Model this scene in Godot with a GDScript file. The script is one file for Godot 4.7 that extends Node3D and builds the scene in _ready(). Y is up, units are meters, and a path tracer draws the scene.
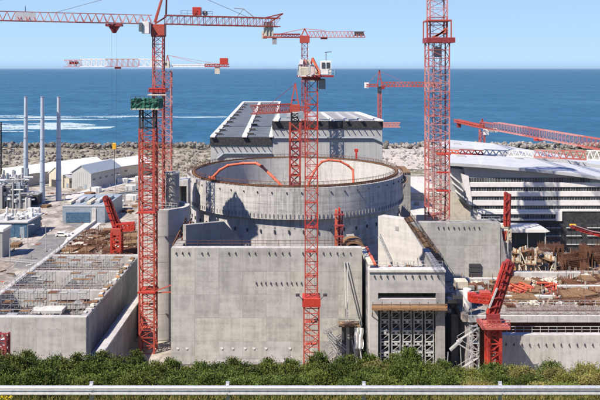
extends Node3D
# A power-station building site by the sea, seen from the cliff behind it. Metres, y up, the camera looks along -z.

const F := 720.0                        # focal length in pixels of a 600 x 400 picture
const EYE := Vector3(0, 57, 0)
var M := {}
var taken := {}
var rng := RandomNumberGenerator.new()

# ---------------------------------------------------------------- shapes
class Shape:
	var v := PackedVector3Array()
	var n := PackedVector3Array()
	var c := PackedColorArray()
	var tint := Color(1, 1, 1)
	var tinted := false
	func tri(a: Vector3, b: Vector3, d: Vector3):
		var k := (b - a).cross(d - a)
		if k.length_squared() < 1e-14: return
		k = k.normalized()
		v.append(a); v.append(d); v.append(b)
		n.append(k); n.append(k); n.append(k)
		if tinted:
			c.append(tint); c.append(tint); c.append(tint)
	func smooth(a: Vector3, b: Vector3, d: Vector3, na: Vector3, nb: Vector3, nd: Vector3):
		v.append(a); v.append(d); v.append(b)
		n.append(na); n.append(nd); n.append(nb)
		if tinted:
			c.append(tint); c.append(tint); c.append(tint)
	func quad(a: Vector3, b: Vector3, d: Vector3, e: Vector3):
		tri(a, b, d); tri(a, d, e)
	func hexa(p: Array):                     # p[0..3] lower ring counterclockwise from above, p[4..7] upper ring
		quad(p[3], p[2], p[1], p[0]); quad(p[4], p[5], p[6], p[7])
		for i in 4:
			var j := (i + 1) % 4
			quad(p[i], p[j], p[j + 4], p[i + 4])
	func box(at: Vector3, s: Vector3, b := Basis()):
		var h := s * 0.5
		hexa([at + b * Vector3(-h.x, -h.y, h.z), at + b * Vector3(h.x, -h.y, h.z), at + b * Vector3(h.x, -h.y, -h.z), at + b * Vector3(-h.x, -h.y, -h.z),
			at + b * Vector3(-h.x, h.y, h.z), at + b * Vector3(h.x, h.y, h.z), at + b * Vector3(h.x, h.y, -h.z), at + b * Vector3(-h.x, h.y, -h.z)])
	func span(a: Vector3, b: Vector3):       # a box from corner to corner
		box((a + b) * 0.5, (b - a).abs())
	func bevelled(at: Vector3, s: Vector3, e: float):   # a box whose front and upper edges are chamfered
		var h := s * 0.5
		var lo := [Vector3(-h.x, -h.y, h.z), Vector3(h.x, -h.y, h.z), Vector3(h.x, -h.y, -h.z), Vector3(-h.x, -h.y, -h.z)]
		var mi := []
		var hi := []
		for p in lo:
			mi.append(at + Vector3(p.x, h.y - e, p.z))
			hi.append(at + Vector3(p.x - signf(p.x) * e, h.y, p.z - signf(p.z) * e))
		for i in 4: lo[i] += at
		for i in 4:
			var j := (i + 1) % 4
			quad(lo[i], lo[j], mi[j], mi[i]); quad(mi[i], mi[j], hi[j], hi[i])
		quad(hi[0], hi[1], hi[2], hi[3]); quad(lo[3], lo[2], lo[1], lo[0])
	func bar(a: Vector3, b: Vector3, w: float, h := -1.0):
		if h < 0: h = w
		var d := b - a
		var l := d.length()
		if l < 1e-4: return
		d /= l
		var up := Vector3.UP if absf(d.y) < 0.95 else Vector3.RIGHT
		var s := d.cross(up).normalized()
		up = s.cross(d).normalized()
		box((a + b) * 0.5, Vector3(l, h, w), Basis(d, up, s))
	func tube(a: Vector3, b: Vector3, r0: float, r1 := -1.0, k := 10, caps := true):
		if r1 < 0: r1 = r0
		var d := (b - a).normalized()
		var s := d.cross(Vector3.UP if absf(d.y) < 0.95 else Vector3.RIGHT).normalized()
		var u := d.cross(s)
		for i in k:
			var p := TAU * i / k
			var q := TAU * (i + 1) / k
			var e := s * cos(p) + u * sin(p)
			var g := s * cos(q) + u * sin(q)
			smooth(a + e * r0, a + g * r0, b + g * r1, e, g, g)
			smooth(a + e * r0, b + g * r1, b + e * r1, e, g, e)
			if caps:
				tri(b, b + e * r1, b + g * r1); tri(a, a + g * r0, a + e * r0)
	func ring(at: Vector3, r0: float, r1: float, y0: float, y1: float, a0: float, a1: float, k: int):   # part of a round wall
		var ends := absf(a1 - a0) < TAU - 0.001
		for i in k:
			var p := lerpf(a0, a1, float(i) / k)
			var q := lerpf(a0, a1, float(i + 1) / k)
			var e := Vector3(sin(p), 0, cos(p))
			var g := Vector3(sin(q), 0, cos(q))
			var lo := at + Vector3(0, y0, 0)
			var hi := at + Vector3(0, y1, 0)
			smooth(lo + e * r1, lo + g * r1, hi + g * r1, e, g, g); smooth(lo + e * r1, hi + g * r1, hi + e * r1, e, g, e)
			if r0 > 0.001:
				smooth(lo + g * r0, lo + e * r0, hi + e * r0, -g, -e, -e); smooth(lo + g * r0, hi + e * r0, hi + g * r0, -g, -e, -g)
			quad(hi + e * r0, hi + e * r1, hi + g * r1, hi + g * r0)
			quad(lo + e * r1, lo + e * r0, lo + g * r0, lo + g * r1)
			if ends and i == 0: quad(lo + e * r0, lo + e * r1, hi + e * r1, hi + e * r0)
			if ends and i == k - 1: quad(lo + g * r1, lo + g * r0, hi + g * r0, hi + g * r1)
	func prism(p: Array, off: Vector3):      # a flat outline and its copy moved by off
		var m := p.size()
		var nn := Vector3.ZERO
		for i in m: nn += (p[i] - p[0]).cross(p[(i + 1) % m] - p[0])
		nn = nn.normalized()
		var e: Vector3 = (p[1] - p[0]).normalized()
		var g := nn.cross(e)
		var flat := PackedVector2Array()
		for q in p: flat.append(Vector2((q - p[0]).dot(e), (q - p[0]).dot(g)))
		var t := Geometry2D.triangulate_polygon(flat)
		var face := -1.0 if nn.dot(off) > 0 else 1.0
		for i in range(0, t.size(), 3):
			var a: Vector3 = p[t[i]]
			var b: Vector3 = p[t[i + 1]]
			var d: Vector3 = p[t[i + 2]]
			if (b - a).cross(d - a).dot(nn) * face < 0:
				var z := b; b = d; d = z
			tri(a, b, d); tri(a + off, d + off, b + off)
		for i in m:
			var a: Vector3 = p[i]
			var b: Vector3 = p[(i + 1) % m]
			if face > 0: quad(b, a, a + off, b + off)
			else: quad(a, b, b + off, a + off)
	func mesh(o := Vector3.ZERO) -> ArrayMesh:
		var w := v
		if o != Vector3.ZERO:
			w = PackedVector3Array(); w.resize(v.size())
			for i in v.size(): w[i] = v[i] - o
		var arr := []
		arr.resize(Mesh.ARRAY_MAX)
		arr[Mesh.ARRAY_VERTEX] = w
		arr[Mesh.ARRAY_NORMAL] = n
		if tinted: arr[Mesh.ARRAY_COLOR] = c
		var am := ArrayMesh.new()
		am.add_surface_from_arrays(Mesh.PRIMITIVE_TRIANGLES, arr)
		return am

# ---------------------------------------------------------------- places: a pixel of the 600 x 400 picture is a direction, the distance is given
func P(px: float, py: float, d: float) -> Vector3: return Vector3((px - 300.0) * d / F, 57.0 - (py - 68.0) * d / F, -d)
func level(px: float, py: float, y := 0.0) -> Vector3: return P(px, py, (57.0 - y) * F / (py - 68.0))
func on_plane(px: float, py: float, pt: Vector3, nn: Vector3) -> Vector3:
	var d := Vector3((px - 300.0) / F, -(py - 68.0) / F, -1.0)
	return EYE + d * ((pt - EYE).dot(nn) / d.dot(nn))

# ---------------------------------------------------------------- nodes
func numbered(called: String) -> String:
	var k: int = taken.get(called, 0)
	taken[called] = k + 1
	return called if k == 0 else "%s_%03d" % [called, k]
func tag(o: Node, label: String, category: String, group := "", kind := ""):
	if label: o.set_meta("label", label)
	if category: o.set_meta("category", category)
	if group: o.set_meta("group", group)
	if kind: o.set_meta("kind", kind)
func thing(called: String, label: String, category: String, at: Vector3, group := "") -> Node3D:
	var o := Node3D.new()
	o.name = numbered(called)
	add_child(o)
	o.position = at
	tag(o, label, category, group)
	return o
func origin(p: Node3D) -> Vector3:
	var o := Vector3.ZERO
	while p != self:
		o += p.position
		p = p.get_parent()
	return o
func part(called: String, sh: Shape, m: Material, parent: Node3D, label := "", kind := "") -> MeshInstance3D:   # sh is in world places
	var o := MeshInstance3D.new()
	o.name = called
	o.mesh = sh.mesh(origin(parent))
	o.material_override = m
	parent.add_child(o, true)
	if label: o.set_meta("label", label)
	if kind: o.set_meta("kind", kind)
	return o
func piece(called: String, mesh: Mesh, m: Material, parent: Node3D, tr: Transform3D) -> MeshInstance3D:          # a shared mesh, placed in the world
	var o := MeshInstance3D.new()
	o.name = called
	o.mesh = mesh
	o.material_override = m
	parent.add_child(o, true)
	o.transform = Transform3D(tr.basis, tr.origin - origin(parent))
	return o
func solo(called: String, sh: Shape, m: Material, label: String, category: String, at: Vector3, group := "", kind := "") -> MeshInstance3D:
	var o := MeshInstance3D.new()
	o.name = numbered(called)
	o.mesh = sh.mesh(at)
	o.material_override = m
	add_child(o)
	o.position = at
	tag(o, label, category, group, kind)
	return o
func struct(called: String, sh: Shape, m: Material) -> MeshInstance3D:
	return solo(called, sh, m, "", "", Vector3.ZERO, "", "structure")
func copy(src: Node3D, label: String, at: Vector3, turn := 0.0, grow := 1.0) -> Node3D:
	var o: Node3D = src.duplicate()
	var base := String(src.name)
	while base[-1].is_valid_int() or base[-1] == "_": base = base.left(-1)
	o.name = numbered(base)
	add_child(o)
	o.position = at
	o.rotation.y = turn
	o.scale = Vector3.ONE * grow
	if label: o.set_meta("label", label)
	return o

# ---------------------------------------------------------------- materials
func srgb(r: float, g: float, b: float) -> Color: return Color(r, g, b).linear_to_srgb()   # from real-world base colour
func mat(c: Color, rough := 0.8, spec := 0.4, metal := 0.0) -> StandardMaterial3D:
	var m := StandardMaterial3D.new()
	m.albedo_color = c
	m.roughness = rough
	m.metallic_specular = spec
	m.metallic = metal
	return m
func layer(seed_: int, freq: float, oct: int, w: int, h: int, size: int, kind := FastNoiseLite.TYPE_SIMPLEX_SMOOTH) -> PackedByteArray:
	var f := FastNoiseLite.new()
	f.seed = seed_
	f.noise_type = kind
	f.frequency = freq
	f.fractal_octaves = oct
	f.fractal_type = FastNoiseLite.FRACTAL_FBM if oct > 1 else FastNoiseLite.FRACTAL_NONE
	var im := f.get_seamless_image(w, h)
	im.convert(Image.FORMAT_L8)
	if w != size or h != size: im.resize(size, size, Image.INTERPOLATE_BILINEAR)
	return im.get_data()
func blend(size: int, layers: Array, weights: Array, stops: Array) -> ImageTexture:    # stops: [place, linear colour] ...
	var g := Gradient.new()
	g.offsets = PackedFloat32Array(stops.map(func(s): return s[0]))
	g.colors = PackedColorArray(stops.map(func(s): return s[1].linear_to_srgb()))
	var lut := PackedByteArray()
	for i in 256:
		var c := g.sample(i / 255.0)
		lut.append(c.r8); lut.append(c.g8); lut.append(c.b8)
	var out := PackedByteArray()
	out.resize(size * size * 3)
	var total := 0.0
	for w in weights: total += w
	for i in size * size:
		var x := 0.0
		for k in layers.size(): x += layers[k][i] * weights[k]
		var q := clampi(int(x / total), 0, 255) * 3
		out[i * 3] = lut[q]; out[i * 3 + 1] = lut[q + 1]; out[i * 3 + 2] = lut[q + 2]
	return ImageTexture.create_from_image(Image.create_from_data(size, size, false, Image.FORMAT_RGB8, out))
func surface(tex: Texture2D, metres: float, rough := 0.9, spec := 0.25, c := Color.WHITE) -> StandardMaterial3D:
	var m := mat(c, rough, spec)
	m.albedo_texture = tex
	m.uv1_triplanar = true
	m.uv1_world_triplanar = true
	m.uv1_scale = Vector3.ONE / metres
	return m
func make_materials():
	var n1 := layer(1, 0.012, 5, 512, 512, 512)
	var n2 := layer(2, 0.05, 4, 512, 512, 512)
	var n3 := layer(3, 0.2, 2, 512, 512, 512)
	var streak := layer(4, 0.05, 4, 512, 40, 512)                 # long vertical runs
	var lift := layer(5, 0.04, 3, 40, 512, 512)                   # pours lying on one another
	var cv := func(k: float, warm: float, spread: float) -> Array:
		var a := Color(k, k * (1 - 0.02 * warm), k * (1 - 0.08 * warm))
		return [[0.0, a * (1 - spread)], [0.38, a * (1 - spread * 0.45)], [0.5, a], [0.62, a * (1 + spread * 0.3)], [1.0, a * (1 + spread * 0.7)]]
	M.concrete = surface(blend(512, [n1, n2, n3, streak, lift], [1.1, 0.6, 0.5, 1.0, 0.9], cv.call(0.405, 0.4, 0.36)), 26.0)
	M.weathered = surface(blend(512, [n1, n2, n3, streak, lift], [0.9, 0.7, 0.5, 2.0, 1.1], cv.call(0.42, 0.4, 0.62)), 21.0)
	M.concrete_pale = surface(blend(512, [n1, n2, n3, streak, lift], [0.8, 0.6, 0.5, 1.0, 0.6], cv.call(0.47, 0.55, 0.34)), 19.0)
	M.concrete_grey = surface(blend(512, [n1, n2, n3, streak, lift], [1.3, 0.6, 0.5, 1.5, 0.9], cv.call(0.28, 0.25, 0.44)), 23.0)
	M.ground = surface(blend(512, [n1, n2, n3], [1.5, 0.9, 0.5], [[0.0, Color(0.11, 0.102, 0.09)], [0.38, Color(0.19, 0.175, 0.155)], [0.5, Color(0.29, 0.268, 0.235)], [0.62, Color(0.38, 0.355, 0.315)], [1.0, Color(0.47, 0.45, 0.42)]]), 60.0, 0.95, 0.2)
	M.asphalt = surface(blend(512, [n1, n2, n3], [1.0, 0.6, 0.8], [[0.0, Color(0.09, 0.09, 0.09)], [0.5, Color(0.17, 0.17, 0.17)], [1.0, Color(0.3, 0.29, 0.27)]]), 30.0, 0.95, 0.2)
	M.bank = surface(blend(512, [n1, n2, n3], [1.3, 1.2, 0.9], [[0.0, Color(0.065, 0.065, 0.042)], [0.42, Color(0.13, 0.122, 0.085)], [0.5, Color(0.205, 0.188, 0.15)], [0.58, Color(0.32, 0.30, 0.265)], [1.0, Color(0.43, 0.415, 0.39)]]), 45.0, 1.0, 0.1)
	M.hill = surface(blend(512, [n1, n2, n3], [1.0, 0.8, 0.8], [[0.0, Color(0.025, 0.035, 0.012)], [0.5, Color(0.06, 0.07, 0.025)], [0.7, Color(0.14, 0.12, 0.05)], [1.0, Color(0.2, 0.17, 0.08)]]), 9.0, 1.0, 0.1)
	M.rubble = surface(blend(512, [n1, n2, n3], [1.0, 0.8, 1.0], [[0.0, Color(0.14, 0.135, 0.13)], [0.45, Color(0.26, 0.25, 0.24)], [0.6, Color(0.38, 0.37, 0.36)], [1.0, Color(0.52, 0.51, 0.5)]]), 14.0, 0.95, 0.2)
	M.gravel = surface(blend(512, [n1, n2, n3], [0.7, 1.0, 1.0], [[0.0, Color(0.18, 0.165, 0.145)], [0.45, Color(0.32, 0.30, 0.27)], [0.55, Color(0.44, 0.42, 0.39)], [1.0, Color(0.58, 0.56, 0.53)]]), 18.0, 0.95, 0.2)
	M.deck = surface(blend(512, [n1, n2, n3], [1.0, 1.0, 0.7], [[0.0, Color(0.09, 0.065, 0.05)], [0.42, Color(0.17, 0.14, 0.115)], [0.5, Color(0.25, 0.22, 0.195)], [0.6, Color(0.31, 0.285, 0.26)], [1.0, Color(0.42, 0.4, 0.37)]]), 11.0, 0.95, 0.2)
	M.timber = surface(blend(512, [n2, n3, lift], [0.8, 0.6, 1.2], [[0.0, Color(0.07, 0.042, 0.024)], [0.45, Color(0.165, 0.098, 0.055)], [0.6, Color(0.26, 0.17, 0.10)], [1.0, Color(0.4, 0.31, 0.22)]]), 4.0, 0.85, 0.25)
	M.rust = surface(blend(512, [n1, n2, n3], [1.0, 0.8, 0.8], [[0.0, Color(0.05, 0.026, 0.02)], [0.5, Color(0.135, 0.066, 0.043)], [1.0, Color(0.27, 0.16, 0.11)]]), 6.0, 0.9, 0.2)
	M.foam = surface(blend(512, [n2, n3], [1.0, 1.0], [[0.0, Color(0.2, 0.33, 0.4)], [0.5, Color(0.4, 0.5, 0.54)], [1.0, Color(0.6, 0.66, 0.68)]]), 25.0, 0.9, 0.2)
	var sheet := blend(512, [n1, n2, streak], [0.8, 0.4, 0.5], [[0.0, Color(0.30, 0.31, 0.32)], [0.5, Color(0.38, 0.39, 0.395)], [1.0, Color(0.47, 0.47, 0.47)]])
	M.cladding = surface(sheet, 30.0, 0.55, 0.4)
	M.roof_grey = surface(blend(512, [n1, n2, n3], [1.2, 0.6, 0.3], [[0.0, Color(0.07, 0.085, 0.105)], [0.5, Color(0.105, 0.125, 0.15)], [1.0, Color(0.16, 0.18, 0.2)]]), 40.0, 0.9, 0.15)
	M.roof_pale = surface(blend(512, [n1, n2, n3], [1.2, 0.6, 0.3], [[0.0, Color(0.36, 0.38, 0.40)], [0.5, Color(0.43, 0.455, 0.475)], [1.0, Color(0.52, 0.54, 0.55)]]), 40.0, 0.6, 0.3)
	M.roof_light = surface(blend(512, [n1, n2, n3], [1.2, 0.6, 0.3], [[0.0, Color(0.17, 0.18, 0.19)], [0.5, Color(0.235, 0.245, 0.255)], [1.0, Color(0.33, 0.33, 0.33)]]), 40.0, 0.85, 0.2)
	var wear := func(a: Color, b: Color, metres: float, rough: float) -> StandardMaterial3D:
		return surface(blend(256, [layer(11, 0.03, 4, 256, 256, 256), layer(12, 0.15, 3, 256, 256, 256)], [1.0, 0.8], [[0.0, b], [0.36, b.lerp(a, 0.5)], [0.5, a], [1.0, a.lerp(Color(0.7, 0.66, 0.62), 0.12)]]), metres, rough, 0.4)
	M.red = wear.call(Color(0.40, 0.066, 0.044), Color(0.19, 0.045, 0.036), 3.2, 0.5)
	M.bright_red = wear.call(Color(0.46, 0.04, 0.026), Color(0.20, 0.035, 0.028), 2.6, 0.45)
	M.orange = wear.call(Color(0.54, 0.115, 0.055), Color(0.32, 0.075, 0.04), 6.0, 0.5)
	M.dark_red = wear.call(Color(0.25, 0.032, 0.036), Color(0.12, 0.025, 0.025), 6.0, 0.55)
	M.pink = wear.call(Color(0.42, 0.112, 0.092), Color(0.26, 0.066, 0.056), 6.0, 0.6)
	M.pale_pink = wear.call(Color(0.49, 0.225, 0.205), Color(0.34, 0.13, 0.115), 6.0, 0.6)
	M.white = wear.call(Color(0.72, 0.715, 0.695), Color(0.58, 0.57, 0.55), 12.0, 0.5)
	M.cream = wear.call(Color(0.52, 0.48, 0.39), Color(0.35, 0.31, 0.25), 12.0, 0.7)
	M.steel = wear.call(Color(0.30, 0.31, 0.32), Color(0.17, 0.17, 0.17), 5.0, 0.5)
	M.galvanised = wear.call(Color(0.44, 0.45, 0.45), Color(0.28, 0.29, 0.29), 5.0, 0.5)
	M.chimney = wear.call(Color(0.37, 0.43, 0.51), Color(0.29, 0.34, 0.41), 12.0, 0.5)
	M.blue = wear.call(Color(0.05, 0.115, 0.20), Color(0.03, 0.07, 0.12), 8.0, 0.5)
	M.blue_grey = wear.call(Color(0.24, 0.29, 0.34), Color(0.17, 0.2, 0.24), 12.0, 0.6)
	M.yellow = wear.call(Color(0.72, 0.40, 0.03), Color(0.4, 0.2, 0.02), 3.0, 0.5)
	M.green = wear.call(Color(0.02, 0.13, 0.085), Color(0.012, 0.06, 0.045), 3.0, 0.8)
	M.form_ply = wear.call(Color(0.40, 0.20, 0.075), Color(0.22, 0.11, 0.05), 4.0, 0.7)
	M.black = mat(srgb(0.018, 0.019, 0.021), 0.5, 0.4)
	M.dark_steel = mat(srgb(0.05, 0.05, 0.055), 0.6, 0.4)
	M.dark_cladding = wear.call(Color(0.036, 0.037, 0.040), Color(0.024, 0.024, 0.026), 9.0, 0.55)
	M.glass = mat(srgb(0.055, 0.065, 0.07), 0.1, 0.5)
	M.glass_dull = mat(srgb(0.10, 0.12, 0.13), 0.25, 0.5)
	M.rope = mat(srgb(0.06, 0.06, 0.06), 0.7, 0.3)
	M.rail = wear.call(Color(0.60, 0.62, 0.64), Color(0.36, 0.37, 0.38), 1.7, 0.45)
	M.rail.metallic = 0.5
	M.leaf = mat(Color.WHITE, 0.75, 0.2)
	M.leaf.vertex_color_use_as_albedo = true
	M.leaf.backlight_enabled = true
	M.leaf.backlight = Color(0.12, 0.16, 0.04)
	M.odds = mat(Color.WHITE, 0.9, 0.2)
	M.odds.vertex_color_use_as_albedo = true
	M.wood = mat(srgb(0.10, 0.07, 0.045), 0.9, 0.2)
	# the sea: blue-green water, long patches of slightly different colour, fine waves as normals
	var sea := mat(Color.WHITE, 0.5, 0.12)
	sea.albedo_texture = blend(512, [layer(21, 0.02, 4, 60, 512, 512), layer(22, 0.012, 4, 512, 512, 512), layer(24, 0.1, 3, 120, 512, 512)], [1.0, 0.9, 0.5], [[0.0, Color(0.020, 0.078, 0.146)], [0.42, Color(0.025, 0.094, 0.170)], [0.58, Color(0.030, 0.105, 0.184)], [1.0, Color(0.052, 0.135, 0.208)]])
	sea.uv1_triplanar = true
	sea.uv1_world_triplanar = true
	sea.uv1_scale = Vector3.ONE / 1400.0
	M.sea = sea
	var chop := Image.create_from_data(512, 512, false, Image.FORMAT_L8, layer(23, 0.05, 4, 512, 512, 512))
	chop.bump_map_to_normal_map(6.0)
	sea.normal_enabled = true
	sea.normal_texture = ImageTexture.create_from_image(chop)
	sea.normal_scale = 0.5

# ---------------------------------------------------------------- lattice work
var lattice_made := {}
func mast_mesh(w: float, h: float, bays: int, chord: float, brace: float, ladder := true) -> Mesh:
	var key := "m%.2f %.2f %d %.2f %.2f %s" % [w, h, bays, chord, brace, ladder]
	if lattice_made.has(key): return lattice_made[key]
	var s := Shape.new()
	var r := w * 0.5 - chord * 0.5
	var cs := [Vector3(-r, 0, r), Vector3(r, 0, r), Vector3(r, 0, -r), Vector3(-r, 0, -r)]
	for p in cs: s.box(p + Vector3(0, h * 0.5, 0), Vector3(chord, h, chord))
	for k in bays:
		var y0 := Vector3(0, h * k / bays + 0.04, 0)
		var y1 := Vector3(0, h * (k + 1) / bays, 0)
		for i in 4:
			var a: Vector3 = cs[i]
			var b: Vector3 = cs[(i + 1) % 4]
			s.bar(a + y0, b + y0, brace)
			if (k + i) % 2 == 0: s.bar(a + y0, b + y1, brace)
			else: s.bar(b + y0, a + y1, brace)
	if ladder:
		for x in [-0.22, 0.22]: s.box(Vector3(x - r * 0.4, h * 0.5, -r * 0.5), Vector3(0.06, h, 0.06))
		for k in int(h / 0.6): s.box(Vector3(-r * 0.4, k * 0.6 + 0.3, -r * 0.5), Vector3(0.44, 0.05, 0.05))
		s.box(Vector3(0, h - 0.12, -r * 0.45), Vector3(w * 0.75, 0.06, w * 0.4))
	lattice_made[key] = s.mesh()
	return lattice_made[key]
func mast(t: Node3D, x: float, z: float, y0: float, y1: float, w: float, sec: float, bays: int, mats: Array, chord := 0.28, brace := 0.12, turn := 0.0):
	var count := maxi(1, roundi((y1 - y0) / sec))
	var h := (y1 - y0) / count
	for i in count:
		piece("mast_section", mast_mesh(w, h, bays, chord, brace), mats[i % mats.size()], t, Transform3D(Basis(Vector3.UP, turn), Vector3(x, y0 + h * i, z)))
func truss_mesh(l: float, h: float, w: float, bays: int, chord: float, brace: float, square: bool) -> Mesh:   # along +x, lower chords at y 0
	var key := "t%.2f %.2f %.2f %d %.2f %.2f %s" % [l, h, w, bays, chord, brace, square]
	if lattice_made.has(key): return lattice_made[key]
	var s := Shape.new()
	var lo := [Vector3(0, 0, w * 0.5), Vector3(0, 0, -w * 0.5)]
	var hi := [Vector3(0, h, w * 0.5), Vector3(0, h, -w * 0.5)] if square else [Vector3(0, h, 0), Vector3(0, h, 0)]
	var e := Vector3(l, 0, 0)
	for p in lo: s.bar(p, p + e, chord)
	s.bar(hi[0], hi[0] + e, chord)
	if square: s.bar(hi[1], hi[1] + e, chord)
	for k in bays:
		var a := e * (float(k) / bays)
		var b := e * (float(k + 1) / bays)
		for i in 2:
			if square:
				s.bar(lo[i] + a, hi[i] + a, brace)
				s.bar(lo[i] + a, hi[i] + b, brace * 0.7)
			else:
				s.bar(lo[i] + a, hi[i] + (a + b) * 0.5, brace)
				s.bar(hi[i] + (a + b) * 0.5, lo[i] + b, brace)
		s.bar(lo[0] + a, lo[1] + a, brace * 0.8)
		s.bar(lo[0] + a, lo[1] + b, brace * 0.7)
	lattice_made[key] = s.mesh()
	return lattice_made[key]
func truss(t: Node3D, called: String, a: Vector3, b: Vector3, h: float, w: float, count: int, bays: int, mats: Array, chord := 0.16, brace := 0.08, square := false):
	var d := b - a
	var l := d.length() / count
	d = d.normalized()
	var side := d.cross(Vector3.UP).normalized()
	var up := side.cross(d)
	for i in count:
		piece(called, truss_mesh(l, h, w, bays, chord, brace, square), mats[i % mats.size()], t, Transform3D(Basis(d, up, side), a + d * l * i))
func bars(called: String, list: Array, w: float, m: Material, t: Node3D) -> MeshInstance3D:
	var s := Shape.new()
	for p in list: s.bar(p[0], p[1], w)
	return part(called, s, m, t)
func box_part(called: String, at: Vector3, size: Vector3, m: Material, t: Node3D, edge := 0.06) -> MeshInstance3D:
	var s := Shape.new()
	s.bevelled(at, size, edge)
	return part(called, s, m, t)
func pixel_box(called: String, x0: float, y0: float, x1: float, y1: float, d: float, deep: float, m: Material, t: Node3D) -> MeshInstance3D:   # front face at distance d
	var a := P(x0, y1, d)
	var b := P(x1, y0, d)
	return box_part(called, (a + b) * 0.5 - Vector3(0, 0, deep * 0.5), Vector3(b.x - a.x, b.y - a.y, deep), m, t)
func railing(called: String, a: Vector3, b: Vector3, h: float, step: float, m: Material, t: Node3D, w := 0.06) -> MeshInstance3D:
	var s := Shape.new()
	var count := maxi(1, int(a.distance_to(b) / step))
	for i in count + 1:
		var p := a.lerp(b, float(i) / count)
		s.bar(p, p + Vector3(0, h, 0), w)
	for k in 2: s.bar(a + Vector3(0, h * (0.5 + 0.5 * k), 0), b + Vector3(0, h * (0.5 + 0.5 * k), 0), w)
	return part(called, s, m, t)

# ---------------------------------------------------------------- the setting
func terrain(d: float) -> float:
	var pts := [[-60.0, 55.6], [2.0, 55.2], [10.0, 51.2], [16.0, 47.2], [22.0, 46.6], [24.0, 46.0], [26.0, 44.8], [30.0, 42.4], [35.0, 39.3], [45.0, 33.2], [70.0, 17.0], [98.0, 0.6], [106.0, 0.0]]
	for i in pts.size() - 1:
		if d <= pts[i + 1][0]: return lerpf(pts[i][1], pts[i + 1][1], clampf((d - pts[i][0]) / (pts[i + 1][0] - pts[i][0]), 0, 1))
	return 0.0
func sheet_mesh(xs: Array, ds: Array, height: Callable) -> Shape:
	var s := Shape.new()
	for i in ds.size() - 1:
		for j in xs.size() - 1:
			var q := []
			for k in [[0, 0], [0, 1], [1, 1], [1, 0]]:
				var x: float = xs[j + k[1]]
				var d: float = ds[i + k[0]]
				q.append(Vector3(x, height.call(x, d), -d))
			s.quad(q[0], q[1], q[2], q[3])
	return s
func steps(a: float, b: float, k: int) -> Array:
	var r := []
	for i in k + 1: r.append(lerpf(a, b, float(i) / k))
	return r
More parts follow.
